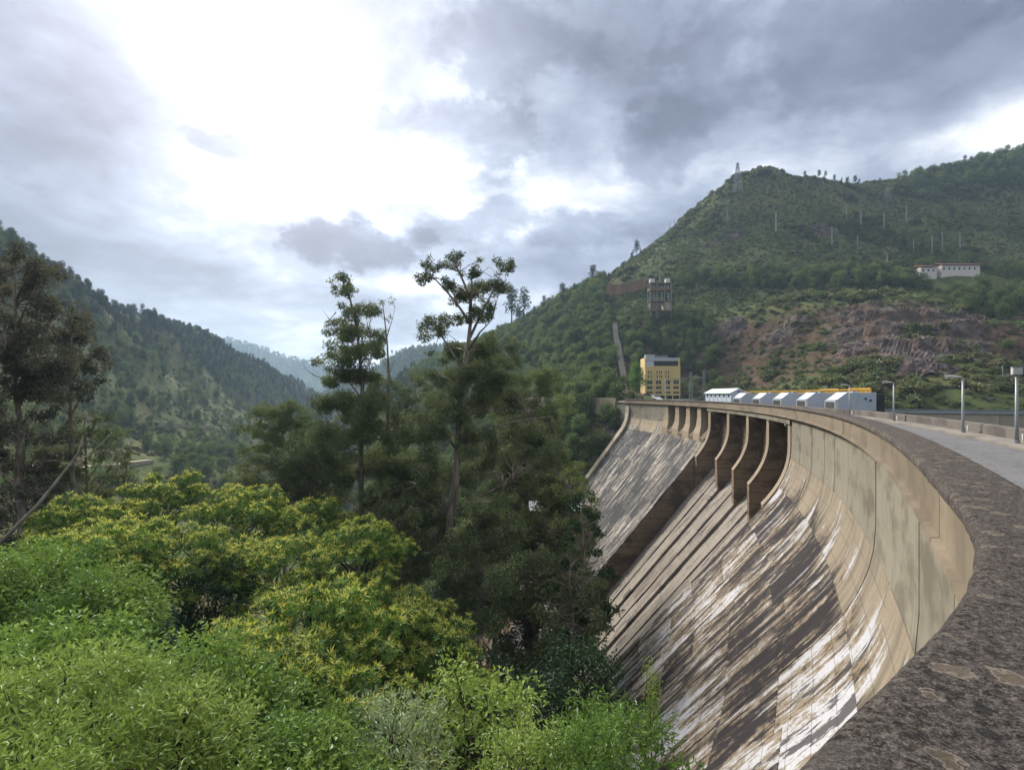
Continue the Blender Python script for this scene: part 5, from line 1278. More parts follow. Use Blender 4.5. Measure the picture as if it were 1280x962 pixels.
def grow():
    # --- hill beyond the dam
    p = sample(230000, 100, 720, rngH); p = p[clear_of_works(p)]; u, v = px(p)
    right = ((p[:, 0] > 20) | ((u > 505) & (p[:, 1] > 100))) & (p[:, 2] > -66)
    p = p[right]; u, v = px(p)
    f1 = fbm(p[:, 0] / 40, p[:, 1] / 40, 3, 50); f2 = fbm(p[:, 0] / 18, p[:, 1] / 18, 3, 60); f3 = fbm(p[:, 0] / 90, p[:, 1] / 55, 2, 70)
    sc = scarp_mask(p[:, 0], p[:, 1])
    woodz = np.clip((1010 - u) / 60, 0, 1) * 0 + np.where(u < 760 + (v - 400) * 0.1, 1.0, 0.0)              # wood left of the stair
    woodz = np.maximum(woodz, np.clip((u - 1120) / 90, 0, 1) * np.clip((355 - v) / 30, 0, 1) * 0.55 * (f1 > -0.1))
    woodz = np.maximum(woodz, np.where((v > 342) & (v < 362) & (u > 850), 0.8, 0))                          # hedge along the bench
    woodz = np.maximum(woodz, np.where((v > 355) & (v < 400) & (u > 1195), 0.7, 0))
    woodz = np.maximum(woodz, np.where((u > 760) & (u < 900) & (v > 395) & (v < 500), 0.40, 0))
    tr = rngH.random(len(p))
    is_tree = tr < woodz * 0.16
    tree = p[is_tree]
    rest = p[~is_tree]; f1r, f2r, f3r, scr = f1[~is_tree], f2[~is_tree], f3[~is_tree], sc[~is_tree]; ur, vr = u[~is_tree], v[~is_tree]
    q = rngH.random(len(rest))
    dens = np.clip(0.13 + 0.75 * f2r + 0.65 * f1r, 0.02, 0.55) * (1 - 0.40 * scr) + 0.03 * scr
    a = q < dens * 0.75
    scatter('hillside_scrub', 'green scrub covering the hill beyond the dam', 'scrub', rest[a], rngH.uniform(0.6, 1.9, a.sum()) * (1 + 1.1 * np.clip(f2r[a] * 2.2, 0, 1)), seed=1)
    q2 = rngH.random(len(rest)); b = (~a) & (q2 < np.clip(0.22 + 1.2 * f3r, 0.04, 0.6) * (1 - 0.6 * scr))
    scatter('hillside_bracken', 'low green bracken on the hill beyond the dam', 'fernbank', rest[b], rngH.uniform(0.6, 1.5, b.sum()), seed=2)
    c = (~a) & (~b) & (q2 > 0.80 + 0.5 * f3r)
    scatter('hillside_heath', 'brown heath between the scrub on the hill beyond the dam', 'heath', rest[c], rngH.uniform(0.5, 1.2, c.sum()), seed=3)
    gm = ((vr > 303) & (vr < 338) & (ur > 835) & (ur < 990) & (f2r > -0.02)) | ((ur > 1258) & (vr > 225) & (vr < 238)) | (rngH.random(len(rest)) < 0.002)
    gsel = gm & (rngH.random(len(rest)) < 0.35)
    scatter('gorse', 'yellow flowering gorse patches on the hill beyond the dam', 'gorse', rest[gsel], rngH.uniform(0.7, 1.4, gsel.sum()), seed=4)
    # --- near-bank hill on the left
    p = sample(150000, 60, 950, rngH); u, v = px(p); left = (p[:, 0] < -20) & (u < 520) & (v < 640) & (p[:, 2] > -68); p = p[left & clear_of_works(p)]; u, v = px(p)
    f1 = fbm(p[:, 0] / 50, p[:, 1] / 50, 3, 80); f2 = fbm(p[:, 0] / 16, p[:, 1] / 16, 3, 90)
    ridge_v = np.interp(u, [0, 60, 120, 200, 280, 340, 400], [318, 340, 360, 395, 430, 460, 490])
    below = v - ridge_v; dist = p[:, 1]
    pinez = np.clip(1.15 - below / np.interp(dist, [150, 400, 800], [70, 60, 60]), 0, 1)
    tr = rngH.random(len(p)); pn = tr < pinez * 0.30 * np.clip(0.7 + f1, 0.3, 1.3)
    pines = p[pn]; scatter('ridge_pinewood', 'dark pine wood along the crest of the hill on the left', 'pine', pines, rngH.uniform(0.65, 1.15, len(pines)), 0.05, 0.2, 5)
    terr = 0.5 + 0.5 * np.sin(p[:, 2] / 7.0 * 6.28 + 2.5 * f1)
    w = (~pn) & (rngH.random(len(p)) < np.clip(0.05 + 0.16 * f2 + 0.07 * (v > 560), 0.0, 0.22) * 1.2)
    tl = p[w]
    s = (~pn) & (~w) & (rngH.random(len(p)) < np.clip(0.18 + 0.5 * f2 + 0.22 * (terr - 0.5), 0.03, 0.5))
    scatter('terrace_scrub', 'green scrub in rows on the terraced hill on the left', 'scrub', p[s], rngH.uniform(0.9, 2.1, s.sum()), seed=6)
    h = (~pn) & (~w) & (~s) & (rngH.random(len(p)) < 0.12)
    scatter('terrace_heath', 'brown heath between the terraces on the left hill', 'heath', p[h], rngH.uniform(0.6, 1.4, h.sum()), seed=7)
    # --- far hills
    for (o, X, Y, Z), n, smin, smax, nm, lb in ((FAR[0], 2600, 1.5, 2.6, 'far_wood', 'distant blue green woods on the farthest hill'), (FAR[1], 4200, 0.9, 1.6, 'distant_wood', 'distant woods on the hill behind the eucalyptus')):
        i = rngH.integers(0, X.shape[0] // 2 + 3, n * 2); j = rngH.integers(0, X.shape[1], n * 2)
        q = np.stack([X[i, j] + rngH.normal(size=n * 2) * 6, Y[i, j] + rngH.normal(size=n * 2) * 4, Z[i, j]], 1); q = q[q[:, 2] > -60]
        scatter(nm, lb, 'wood', q, rngH.uniform(smin, smax, len(q)), seed=8)
    return tree, tl
TREES_R, TREES_L = grow()
# --- trees one can tell apart on both slopes: things of their own; the smallest remain one mass
WM = [(leaf_obj_mesh('crown', g, LM['wood']), tm) for g, tm in WOOD]
PM = [(leaf_obj_mesh('crown', g, LM['pine']), tm) for g, tm in PINE]
def zone_label(lbl, p, s):
    u = 640 + 600 * p[0] / p[1]; v = 493 - 600 * (p[2] - EYE) / p[1]
    size = 'tall' if s > 1.05 else ('mid sized' if s > 0.8 else 'small')
    return lbl(u, v, size)
def right_label(u, v, size):
    if u > 1100: return size + ' leafy tree in the woods at the right of the hill'
    if u > 850: return size + ' leafy tree ' + ('in the hedge along the bench of the slope' if v < 400 else 'on the scarp above the hoist housings')
    if u > 783: return size + ' leafy tree on the slope right of the hillside stair'
    if v < 420: return size + ' leafy tree high in the wood left of the hillside stair'
    if v < 497: return size + ' leafy tree low in the wood left of the hillside stair'
    return size + ' leafy tree on the bank below the far road' + (' beside the dam' if u > 700 else ' behind the eucalyptus')
def left_label(u, v, size):
    if v > 590: return size + ' leafy tree in the valley just above the chestnuts'
    return size + ' leafy tree on the left hill ' + ('below the pale valley path' if v > 560 else ('near the left border' if u < 130 else ('above the pale valley path' if u < 260 else 'towards the valley end')))
def individuals(name, pts, sc, meshes, label, group, cap, mass_key, mass_name, mass_label, seed):
    """the largest in view as things of their own, the rest as one mass"""
    if len(pts) == 0: return
    size = sc / pts[:, 1]; order = np.argsort(-size); rng = np.random.default_rng(seed)
    for k in order[:cap]:
        cm, tm = meshes[int(rng.integers(len(meshes)))]
        plant(name, (float(pts[k, 0]), float(pts[k, 1]), float(pts[k, 2]) - 0.2), [('trunk', tm, None), ('crown', cm, None)], zone_label(label, pts[k], sc[k]), 'tree', group, float(rng.uniform(0, 6.28)), float(sc[k]))
    rest = order[cap:]
    if len(rest): scatter(mass_name, mass_label, mass_key, pts[rest], sc[rest], 0.06, 0.2, seed)
sR = rngH.uniform(0.55, 1.25, len(TREES_R)); sL = rngH.uniform(0.6, 1.2, len(TREES_L))
individuals('hillside_tree', TREES_R, sR, WM, right_label, 'trees on the slope beyond the dam', 150, 'wood', 'hillside_wood', 'mass of leafy trees on the hill beyond the dam', 31)
individuals('terrace_tree', TREES_L, sL, WM, left_label, 'trees on the left hillside', 120, 'wood', 'terrace_wood', 'mass of leafy trees on the lower left hill', 32)
# --- pines and trees that stand on the skyline
def skyline(lst, label, group=None, name='ridge_pine', mesh=None):
    for i, (u, v, hp, zz) in enumerate(lst):
        p = hit(u, v - 2, zz - 80, zz + 160) or hit(u, v, zz - 80, zz + 160) or hit(u, v + 4, zz - 80, zz + 160) or hit(u, v + 8, zz - 120, zz + 200) or hit(u, v + 16, zz - 160, zz + 250)
        if p is None: continue
        k = i % 5; h = (hp * (0.85 + 0.3 * math.sin(u * 1.7)) + 1) / 600 * p.y; cm, tm = (mesh or PM)[k]
        plant(name, tuple(p - Vector((0, 0, 0.3))), [('trunk', tm, None), ('crown', cm, None)], label, 'tree', group, i * 1.3, h / (8.5 + k * 0.9))
skyline([(u, v, h, 430) for u, v, h in ((1006, 223, 7), (1024, 226, 11), (1032, 227, 9), (1043, 227, 10), (1052, 226, 11), (1059, 226, 14), (1069, 228, 10), (1074, 228, 11))], 'small pine on the skyline just right of the hill top', 'pines on the skyline')
skyline([(u, v, h, 440) for u, v, h in ((1093, 227, 9), (1100, 228, 8), (1112, 228, 7), (1123, 228, 9), (1130, 228, 7), (1143, 226, 8), (1151, 225, 7), (1162, 222, 9), (1170, 220, 9))], 'small pine on the middle of the right skyline', 'pines on the skyline')
skyline([(u, v, h, 440) for u, v, h in ((1181, 217, 12), (1187, 214, 12), (1194, 212, 12), (1200, 210, 14), (1206, 210, 13), (1214, 208, 12), (1222, 206, 12), (1230, 205, 11), (1238, 203, 12), (1247, 202, 10), (1258, 201, 10), (1268, 200, 9), (1277, 199, 12))], 'pine in the dense row at the upper right skyline', 'pines on the skyline')
skyline([(882, 262, 9, 410)], 'lower of two lone pines on the left shoulder of the hill', 'lone pines on the shoulder'); skyline([(900, 250, 9, 410)], 'upper of two lone pines on the left shoulder of the hill', 'lone pines on the shoulder')
skyline([(741, 352, 30, 430)], 'tall lone pine on the skyline above the wood')
skyline([(u, v, h, 425) for u, v, h in ((779, 329, 15), (790, 323, 19), (796, 320, 21), (801, 316, 14), (772, 333, 10))], 'loose crowned tree in the clump on the skyline left of the slope', 'clump on the skyline')
skyline([(u, v, h, 440) for u, v, h in ((640, 410, 44), (649, 404, 34), (655, 402, 42), (668, 398, 26), (680, 392, 26), (686, 388, 22), (703, 378, 20), (709, 375, 24), (718, 370, 16), (730, 362, 14), (752, 346, 12), (761, 340, 10))], 'tree of the wooded skyline left of the lone pine', 'wooded skyline')
skyline([(u, v, h, z) for u, v, h, z in ((14, 322, 14, 255), (30, 330, 12, 270), (72, 346, 14, 305), (90, 352, 16, 320), (112, 358, 18, 340), (124, 360, 22, 350), (136, 364, 20, 365), (150, 372, 14, 385), (168, 380, 16, 405), (178, 384, 17, 420), (190, 389, 15, 430), (205, 396, 14, 450), (222, 404, 11, 470), (240, 412, 11, 495), (262, 420, 11, 520), (280, 428, 14, 550), (290, 432, 12, 570), (302, 440, 11, 600), (316, 448, 10, 630), (330, 456, 10, 660))], 'pine standing out on the crest of the left hill', 'pines on the left skyline')
# --- undergrowth on the near slope below the trees
def near_growth():
    rng = np.random.default_rng(8); n = 8500
    az = rng.uniform(rad(-82), rad(20), n); r = np.sqrt(rng.uniform(0, 1, n) * (105 ** 2 - 5 ** 2) + 25)
    x = np.sin(az) * r; y = np.cos(az) * r; p = np.stack([x, y, H(x, y)], 1); dd, ph = dam_rd(x, y)
    ok = ((dd > 14) | (p[:, 2] < -dd / SLOPE - 9)) & ~((ph > -12) & (ph < 21) & (dd < 72)); p = p[ok]
    scatter('undergrowth', 'dark undergrowth on the slope below the parapet', 'thicket', p, rng.uniform(0.9, 2.2, len(p)), seed=41)
near_growth()
# ------------------------------------------------------------------ things on and around the dam
def place_radial(name, s, d, z, label=None, cat=None, group=None):
    """Empty whose local +x runs along the crest and +y downstream"""
    x, y, h = axis(s); o = empty(name, tuple(P(s, d, z)), 0.0)
    o.rotation_euler = (0, 0, math.pi / 2 - h); tag(o, label, cat, group); return o
# --- hoist housings in a row on the reservoir side
names = ['farthest', 'second farthest', 'middle', 'second nearest', 'nearest']
def hoist_box(deg, k):
    r = place_radial('hoist_housing', S(deg), -6.95, 0.0, '%s of the five blue grey hoist housings with a sloped front' % names[k], 'housing', 'hoist housings in a row')
    L = 4.3; w = 3.4; top = 2.55
    prof_ = [(-0.02, 0.35), (-0.02, 1.55), (-0.25, 1.62), (-1.35, top), (-L, top), (-L, 0.35)]
    mb = MB().prism(prof_, lambda p: Vector((-w / 2, p[0], p[1])), lambda p: Vector((w / 2, p[0], p[1]))); mb.build('shell', M['bluegrey'], r, bevel=0.03)
    mb = MB().prism([(0.015, 1.57), (-0.26, 1.65), (-1.36, top + .03), (-1.34, top + .06), (-0.24, 1.70), (0.03, 1.62)], lambda p: Vector((-w / 2 - .03, p[0], p[1])), lambda p: Vector((w / 2 + .03, p[0], p[1]))); mb.build('front_plate', M['bluepale'], r)
    mb = MB()
    for q in (-w / 2 - .02, w / 2 + .02): mb.box(q - .03, q + .03, -0.35, 0.02, 0.45, 1.5)
    mb.build('front_frame', M['white'], r)
    MB().box(-w / 2 + .25, w / 2 - .25, 0.0, 0.03, 0.6, 1.4).build('front_opening', M['darkgap'], r)
    MB().box(-w / 2 + .3, w / 2 - .2, -L - 0.95, -L - .02, 0.2, 2.3).build('gap_block', M['darkgap'], r)  # added dark box; the dark gap between housings is put into its colour
    MB().box(-w / 2 - .1, w / 2 + .1, -L - .1, 0.0, -0.2, 0.35).build('plinth', M['kerb'], r)
    MB().box(-w / 2 + .5, -w / 2 + 1.1, -2.6, -2.0, top, top + .14).build('roof_hatch', M['bluegrey'], r)
    for j in range(2):
        mb = MB().add([(w / 2 * -1 - .025, -3.1 - .5 * j, 1.9 - .2 * j), (-w / 2 - .025, -3.35 - .5 * j, 1.95 - .2 * j), (-w / 2 - .025, -3.25 - .5 * j, 1.62 - .2 * j), (-w / 2 - .025, -3.05 - .5 * j, 1.7 - .2 * j)], [(0, 1, 2, 3)]); mb.build('paint_chip', M['darkgap'], r)
for k, dg in enumerate((3.0, 6.0, 9.0, 12.2, 15.6)): hoist_box(dg, k)
# --- platform they stand on
o = strip('gate_platform', S(17.5), S(-4), [(-6.9, -0.21), (-13.4, -0.21), (-13.4, -1.2), (-6.9, -1.2)], M['kerb'], None, 3, True, False); o.parent = dam; o.matrix_parent_inverse = Matrix.Translation(-dam.location)
for k in range(6):
    s = S(17 - 3.7 * k); mb = MB().box(-0.9, 0.9, -0.1, 6.6, -30, -1.2, Matrix.Translation(P(s, -13.4, 0)) @ Matrix.Rotation(math.pi / 2 - axis(s)[2], 4, 'Z'))
    o = mb.build('upstream_pier', M['upwall']); o.parent = dam; o.matrix_parent_inverse = Matrix.Translation(-dam.location)
# --- yellow gantry rails behind the housings
def gantry(deg0, deg1, k, lab):
    r = place_radial('yellow_railing', S((deg0 + deg1) / 2), -12.6, -0.2, lab, 'railing', 'yellow railings behind the housings')
    inv = Matrix.Translation(-Vector(r.location)); Rm = Matrix.Rotation(-(math.pi / 2 - axis(S((deg0 + deg1) / 2))[2]), 4, 'Z')
    def loc(s, d, z): return Rm @ (inv @ P(s, d, z))
    ss = np.linspace(S(deg0), S(deg1), 6)
    for zz in ((2.62, 2.85, 3.1) if k < 2 else (2.6, 2.82)):
        mb = MB().tube([loc(s, -12.6, zz) for s in ss], 0.05 if zz < 3.05 else 0.07, 5); mb.build('rail', M['yellow'], r)
    for s in ss: MB().box(-.08, .08, -.08, .08, -0.0, 3.3, Matrix.Translation(loc(s, -12.6, -0.2))).build('post', M['yellow'], r)
    mb = MB()
    for q in (0, 5): mb.tube([loc(ss[q], -12.6, 3.0), loc(ss[q], -8.5, 2.8)], 0.09, 4)
    mb.build('cross_beam', M['yellow'], r)
for k, (a, b) in enumerate(((14.6, 12.6), (11.6, 9.8), (8.6, 7.0), (5.8, 4.4), (3.0, 1.8))): gantry(a, b, k, 'yellow steel railing above the %s hoist housing' % names[4 - k])
# --- pale blue machine house
def machine_house():
    s = S(-0.2); r = place_radial('machine_house', s, -7.1, 0.0, 'pale blue machine house with a low gabled roof', 'building')
    Lh = 6.6; w = 3.2; eave = 2.65; ridge = 3.45; z0 = -0.2
    mb = MB().prism([(0, z0), (0, eave), (-w / 2, ridge), (-w, eave), (-w, z0)], lambda p: Vector((-Lh, p[0], p[1])), lambda p: Vector((Lh, p[0], p[1]))); mb.build('wall', M['bluepale'], r)
    rf = MB().prism([(0.3, eave - .12), (-w / 2, ridge + .04), (-w - .3, eave - .12), (-w - .3, eave + .02), (-w / 2, ridge + .2), (0.3, eave + .02)], lambda p: Vector((-Lh - .25, p[0], p[1])), lambda p: Vector((Lh + .25, p[0], p[1]))).build('roof', M['roofpale'], r)
    for k in range(6):
        x = -Lh + 1.1 + k * 2.2; f = MB().box(x - .42, x + .42, -.03, .035, 1.72, 2.32).build('window', M['bluegrey'], r); MB().box(x - .34, x + .34, .036, .05, 1.8, 2.25).build('pane', M['glass'], f)
    for k in range(7): x = -Lh + k * 2.2; MB().box(x - .08, x + .08, -.02, .06, z0, 2.5).build('pilaster', M['bluepale'], r)
    MB().box(-Lh - .05, -Lh + .02, -2.5, -0.8, z0, 2.2).build('door', M['bluegrey'], r)
    for q in (-1.45, -1.75): MB().box(-Lh - .04, -Lh + .02, q - .1, q + .1, 2.7, 3.05).build('vent', M['glass'], r)
machine_house()
# --- street lamps on the pavement
def lamp(name, s, label, h, box=False):
    r = place_radial(name, s, -5.75, 0.15, label, 'lamp' if not box else 'post', None)
    MB().tube([(0, 0, 0), (0, 0, 0.12)], 0.11, 8).build('base', M['steel'], r)
    MB().tube([(0, 0, 0.1), (0, 0, 0.9), (0, 0, h)], [0.075, 0.065, 0.05], 10).build('pole', M['steel'], r, True)
    if not box:
        mb = MB(); n = 9; vs = []; fs = []
        for i in range(n):
            t = i / (n - 1); wy = 0.02 + 0.12 * math.sin(math.pi * (0.12 + 0.85 * t)); hz = 0.015 + 0.055 * math.sin(math.pi * (0.1 + 0.85 * t)); y = 0.02 + t * 0.78; z = h + 0.02 + 0.10 * t
            for a in range(8): an = 2 * math.pi * a / 8; vs.append((wy * math.cos(an), y, z + hz * math.sin(an) * (1.0 if math.sin(an) > 0 else 0.6)))
        for i in range(n - 1):
            for a in range(8): fs.append((i * 8 + a, i * 8 + (a + 1) % 8, (i + 1) * 8 + (a + 1) % 8, (i + 1) * 8 + a))
        fs += [tuple(range(8))[::-1], tuple((n - 1) * 8 + a for a in range(8))]
        hd = MB().add(vs, fs).build('lamp_head', M['lamphead'], r, True)
        MB().box(-.08, .08, 0.3, 0.72, h + 0.0, h + 0.03).build('lens', M['white'], hd)
    else:
        b = MB().box(-.14, .14, -.16, .16, h - .02, h + .3).build('box_head', M['lamphead'], r, bevel=.02)
        MB().box(-.155, .155, -.175, .175, h + .3, h + .33).build('lid', M['steel'], b)
        MB().tube([(0, 0, h - .05), (0, 0.55, h - .05)], .02, 5).build('bracket', M['steel'], r)
        MB().tube([(0, 0.45, h - .05), (0, 0.45, h + .42)], .012, 4).build('antenna', M['steel'], r)
    MB().box(-.06, .06, -.30, -.18, 0.1, 0.42).build('white_box', M['white'], r)  # plain white box, set in for the white marks near the lamp base
def s_at(u, d):
    best = min(np.arange(-20, S(5), 0.1), key=lambda s: abs(640 + 600 * P(s, d, 0).x / max(0.1, P(s, d, 0).y) - u)); return float(best)
lamp('street_lamp', s_at(1204, -5.75), 'nearest street lamp with an oval head on the pavement', 3.1)
lamp('street_lamp', s_at(1117, -5.75), 'second street lamp, behind the nearest one along the wall', 3.1)
lamp('street_lamp', s_at(1062, -5.75), 'third street lamp, in front of the nearest hoist housing', 3.1)
lamp('sensor_post', s_at(1271, -5.75), 'steel post with a white box and an antenna at the right edge', 3.05, True)
# --- lakeside wall with its grey slab, beyond the road wall
def lakeside():
    pts = [Vector((96, 141, 0)), Vector((118, 131, 0)), Vector((140, 123, 0)), Vector((168, 118, 0)), Vector((205, 116, 0))]
    r = empty('lakeside_wall', (150, 137, -8)); tag(r, 'long tan lakeside wall under an overhanging grey slab', 'wall'); inv = -Vector(r.location)
    for a, b in zip(pts[:-1], pts[1:]):
        n = max(1, int((b - a).length / 8)); t = (b - a).normalized(); nn = Vector((t.y, -t.x, 0))
        for i in range(n):
            p = a.lerp(b, i / n); q = a.lerp(b, (i + 1) / n) - t * 0.06
            def bx(y0, y1, z0, z1, nm, mt): MB().add([x + inv for x in (p + nn * y0 + Vector((0, 0, z0)), q + nn * y0 + Vector((0, 0, z0)), q + nn * y1 + Vector((0, 0, z0)), p + nn * y1 + Vector((0, 0, z0)), p + nn * y0 + Vector((0, 0, z1)), q + nn * y0 + Vector((0, 0, z1)), q + nn * y1 + Vector((0, 0, z1)), p + nn * y1 + Vector((0, 0, z1)))], [(0, 3, 2, 1), (4, 5, 6, 7), (0, 1, 5, 4), (1, 2, 6, 5), (2, 3, 7, 6), (3, 0, 4, 7)]).build(nm, mt, r)
            bx(-0.6, 0.0, -14, -2.95, 'wall_bay', M['tanwall']); bx(-14.0, 0.45, -2.9, -2.55, 'slab', M['slate']); bx(0.1, 0.3, -2.5, -1.75, 'guard_rail', M['slate'])
lakeside()
# --- ochre control building at the far end
def control_building():
    zc = 214.0; x0, x1 = (806.5 - 640) / 600 * zc, (849.5 - 640) / 600 * zc; w = x1 - x0
    r = empty('control_building', (x0, zc, 0.3)); tag(r, 'ochre six storey control building with a grey rooftop', 'building')
    r.rotation_euler = (0, 0, rad(-4)); H_ = 14.3; D = 11.0
    MB().box(0, w, 0, D, 1.9, H_).build('wall', M['ochre'], r)
    MB().box(0.5, w - .5, 0.8, D - .5, -0.8, 1.9).build('ground_floor', M['darkgap'], r)
    for k in range(6): MB().box(0.1 + k * (w - .6) / 5, 0.5 + k * (w - .6) / 5, 0.05, 0.5, -0.8, 1.9).build('column', M['ochre_trim'], r)
    MB().box(-.12, w + .12, -.12, D + .1, H_, H_ + .35).build('cornice', M['ochre_trim'], r)
    MB().box(-.05, w + .05, -.10, 0.0, 1.6, 1.95).build('floor_band', M['ochre_trim'], r)
    bay = w / 4
    for c in range(1, 4): MB().box(c * bay - .07, c * bay + .07, -.14, 0.0, 2.0, H_ - .05).build('pilaster', M['ochre_trim'], r)
    def win(xa, xb, za, zb, mull=1):
        f = MB()
        f.box(xa - .1, xb + .1, -.07, -.005, za - .1, za); f.box(xa - .1, xb + .1, -.07, -.005, zb, zb + .1); f.box(xa - .1, xa, -.07, -.005, za, zb); f.box(xb, xb + .1, -.07, -.005, za, zb)
        for m in range(1, mull): xm = xa + (xb - xa) * m / mull; f.box(xm - .05, xm + .05, -.07, -.005, za, zb)
        f = f.build('window', M['ochre_trim'], r); MB().box(xa, xb, -.03, -.004, za, zb).build('pane', M['glass'], f)
    for c in range(4):
        xa = c * bay + bay * .22; xb = c * bay + bay * .82
        win(xa, xb, 6.6, 8.35, 2); win(xa, xb, 4.5, 5.8, 2); win(xa - .15, xb + .1, 2.4, 3.4, 4)
        if c < 3:
            for (za, zb) in ((11.2, 12.6), (9.3, 10.6)):
                for q in ((.30, .42), (.60, .72)): win(c * bay + bay * q[0], c * bay + bay * q[1], za, zb)
                if c == 1: win(c * bay + bay * .82, c * bay + bay * .92, za, zb)
    MB().box(0.6, w - .7, 1.0, D - .8, H_ + .3, H_ + 2.6).build('penthouse', M['darkgap'], r)
    MB().box(0.55, 4.0, 0.9, 2.0, H_ + .3, H_ + 2.5).build('penthouse_front', M['bluepale'], r)
    MB().box(-.05, .55, .6, D - .6, H_ + .3, H_ + 4.2).build('parapet_pier', M['ochre'], r); MB().box(w - .7, w - .15, .6, D - .6, H_ + .3, H_ + 4.2).build('parapet_pier', M['ochre'], r)
    MB().box(0.55, w - .7, 0.7, D - .6, H_ + 2.65, H_ + 4.1).build('roof', M['zinc'], r)
    MB().box(0.6, 4.6, 1.4, 5.0, H_ + 4.1, H_ + 5.6).build('plant_room', M['zinc'], r); MB().box(5.0, 10.4, 1.8, 5.0, H_ + 4.1, H_ + 5.2).build('skylight', M['slate'], r)
control_building()
# --- car parked before it
def car(name, x, y, z, rz, mat, label):
    r = empty(name, (x, y, z), rz); tag(r, label, 'car', 'cars parked at the far end of the dam')
    pr = [(-2.1, .35), (-2.1, .75), (-1.9, .9), (-1.45, .95), (-0.85, 1.42), (0.65, 1.45), (1.25, .98), (1.95, .86), (2.1, .7), (2.1, .35)]
    MB().prism(pr, lambda p: Vector((p[0], -.85, p[1])), lambda p: Vector((p[0], .85, p[1]))).build('body', M[mat], r, bevel=.06)
    MB().prism([(-1.25, .98), (-.8, 1.36), (.6, 1.38), (1.05, .98)], lambda p: Vector((p[0], -.865, p[1])), lambda p: Vector((p[0], .865, p[1]))).build('side_glass', M['glass'], r)
    for sx in (-1.3, 1.3):
        for sy in (-.8, .8): MB().tube([(sx, sy - .1, .33), (sx, sy + .1, .33)], .33, 12).build('wheel', M['tyre'], r)
cp = P(S(-9), -3.6, 0.02); car('parked_car', cp.x, cp.y, 0.02, 1.8, 'carwhite', 'white car on the road in front of the ochre building')
car('parked_car', 60.5, 203, ground(60.5, 203) + 0.1, 0.4, 'carwhite', 'pale car half hidden left of the white one'); car('parked_car', 57.0, 204, ground(57, 204) + 0.1, 0.5, 'carred', 'dark car under the ochre building')
# --- line portal behind the far road
def portal():
    z = 132; r = empty('line_portal', ((866 - 640) / 600 * z, z, 0)); tag(r, 'steel line portal of two lattice posts and a beam', 'pylon'); loc = Vector(r.location)
    def w(u, v): return Vector(((u - 640) / 600 * z, z, EYE + (493 - v) / 600 * z)) - loc
    for u, v in ((863.5, 465), (880, 463)):
        a = w(u - 1.6, 500); t = w(u - .8, v); mb = MB()
        legs = []
        for sx in (-1, 1):
            for sy in (-1, 1):
                p0 = Vector((w(u, 500).x + sx * .45, sy * .45, -2.0)); p1 = Vector((w(u, v).x + sx * .18, sy * .18, w(u, v).z)); legs.append((p0, p1)); mb.bar(p0, p1, .09)
        for k in range(7):
            for (i, j) in ((0, 1), (1, 3), (3, 2), (2, 0)): mb.bar(legs[i][0].lerp(legs[i][1], k / 7), legs[j][0].lerp(legs[j][1], (k + 1) / 7), .05)
        mb.build('lattice_post', M['lattice'], r)
    mb = MB(); p0, p1 = w(832, 475), w(882, 471)
    for dz in (-.16, .16): mb.bar(p0 + Vector((0, 0, dz)), p1 + Vector((0, 0, dz)), .08)
    for k in range(14): mb.bar(p0.lerp(p1, k / 14) + Vector((0, 0, -.16 if k % 2 else .16)), p0.lerp(p1, (k + 1) / 14) + Vector((0, 0, .16 if k % 2 else -.16)), .05)
    mb.build('beam', M['lattice'], r)
    mb = MB()
    for u in (838, 846, 853, 857): mb.tube([w(u, 474), w(u - 2, 500)], .02, 4)
    mb.build('down_lead', M['lattice'], r)
    MB().box(-.15, .15, -.15, .15, -2.2, w(832, 474).z + .4, Matrix.Translation(Vector((w(832, 474).x, 0, 0)))).build('end_post', M['pole_pale'], r)
portal()
# --- lattice towers and poles
def lattice_tower(p, h, wb, label, name='lattice_tower', arms=2, group=None, thick=0.16):
    r = empty(name, tuple(p)); tag(r, label, 'pylon', group); mb = MB(); legs = []
    for sx in (-1, 1):
        for sy in (-1, 1): legs.append((Vector((sx * wb, sy * wb, -2)), Vector((sx * wb * .12, sy * wb * .12, h))))
    for a, b in legs: mb.bar(a, b, thick)
    for k in range(9):
        t0 = 1 - (1 - k / 9) ** 1.0; t1 = (k + 1) / 9
        for (i, j) in ((0, 1), (1, 3), (3, 2), (2, 0)):
            mb.bar(legs[i][0].lerp(legs[i][1], t0), legs[j][0].lerp(legs[j][1], t1), thick * .55); mb.bar(legs[j][0].lerp(legs[j][1], t0), legs[i][0].lerp(legs[i][1], t1), thick * .55)
    mb.build('tower_body', M['lattice'], r)
    for k in range(arms): zz = h * (0.93 - .13 * k); MB().bar((-h * .09, 0, zz), (h * .09, 0, zz + .1), thick).build('cross_arm', M['lattice'], r)
    return r
def up(u, v, z0=250): return hit(u, v, z0) or hit(u, v + 6, z0) or hit(u, v + 14, z0)
p = up(922, 240); lattice_tower(p, 36 / 600 * p.y, 3.2, 'tall lattice tower standing alone on the left shoulder of the hill', thick=.3)
p = up(1109, 262); lattice_tower(p, 27 / 600 * p.y, 3.4, 'squat grey lattice tower on the slope below the skyline', arms=3)
p = up(909, 284); lattice_tower(p, 24 / 600 * p.y, 1.2, 'slim lattice tower on the slope below the lone pines', thick=.12)
p = up(258, 412, 400); lattice_tower(p, 10 / 600 * p.y, 2.2, 'small lattice tower among the pines on the left crest', thick=.18)
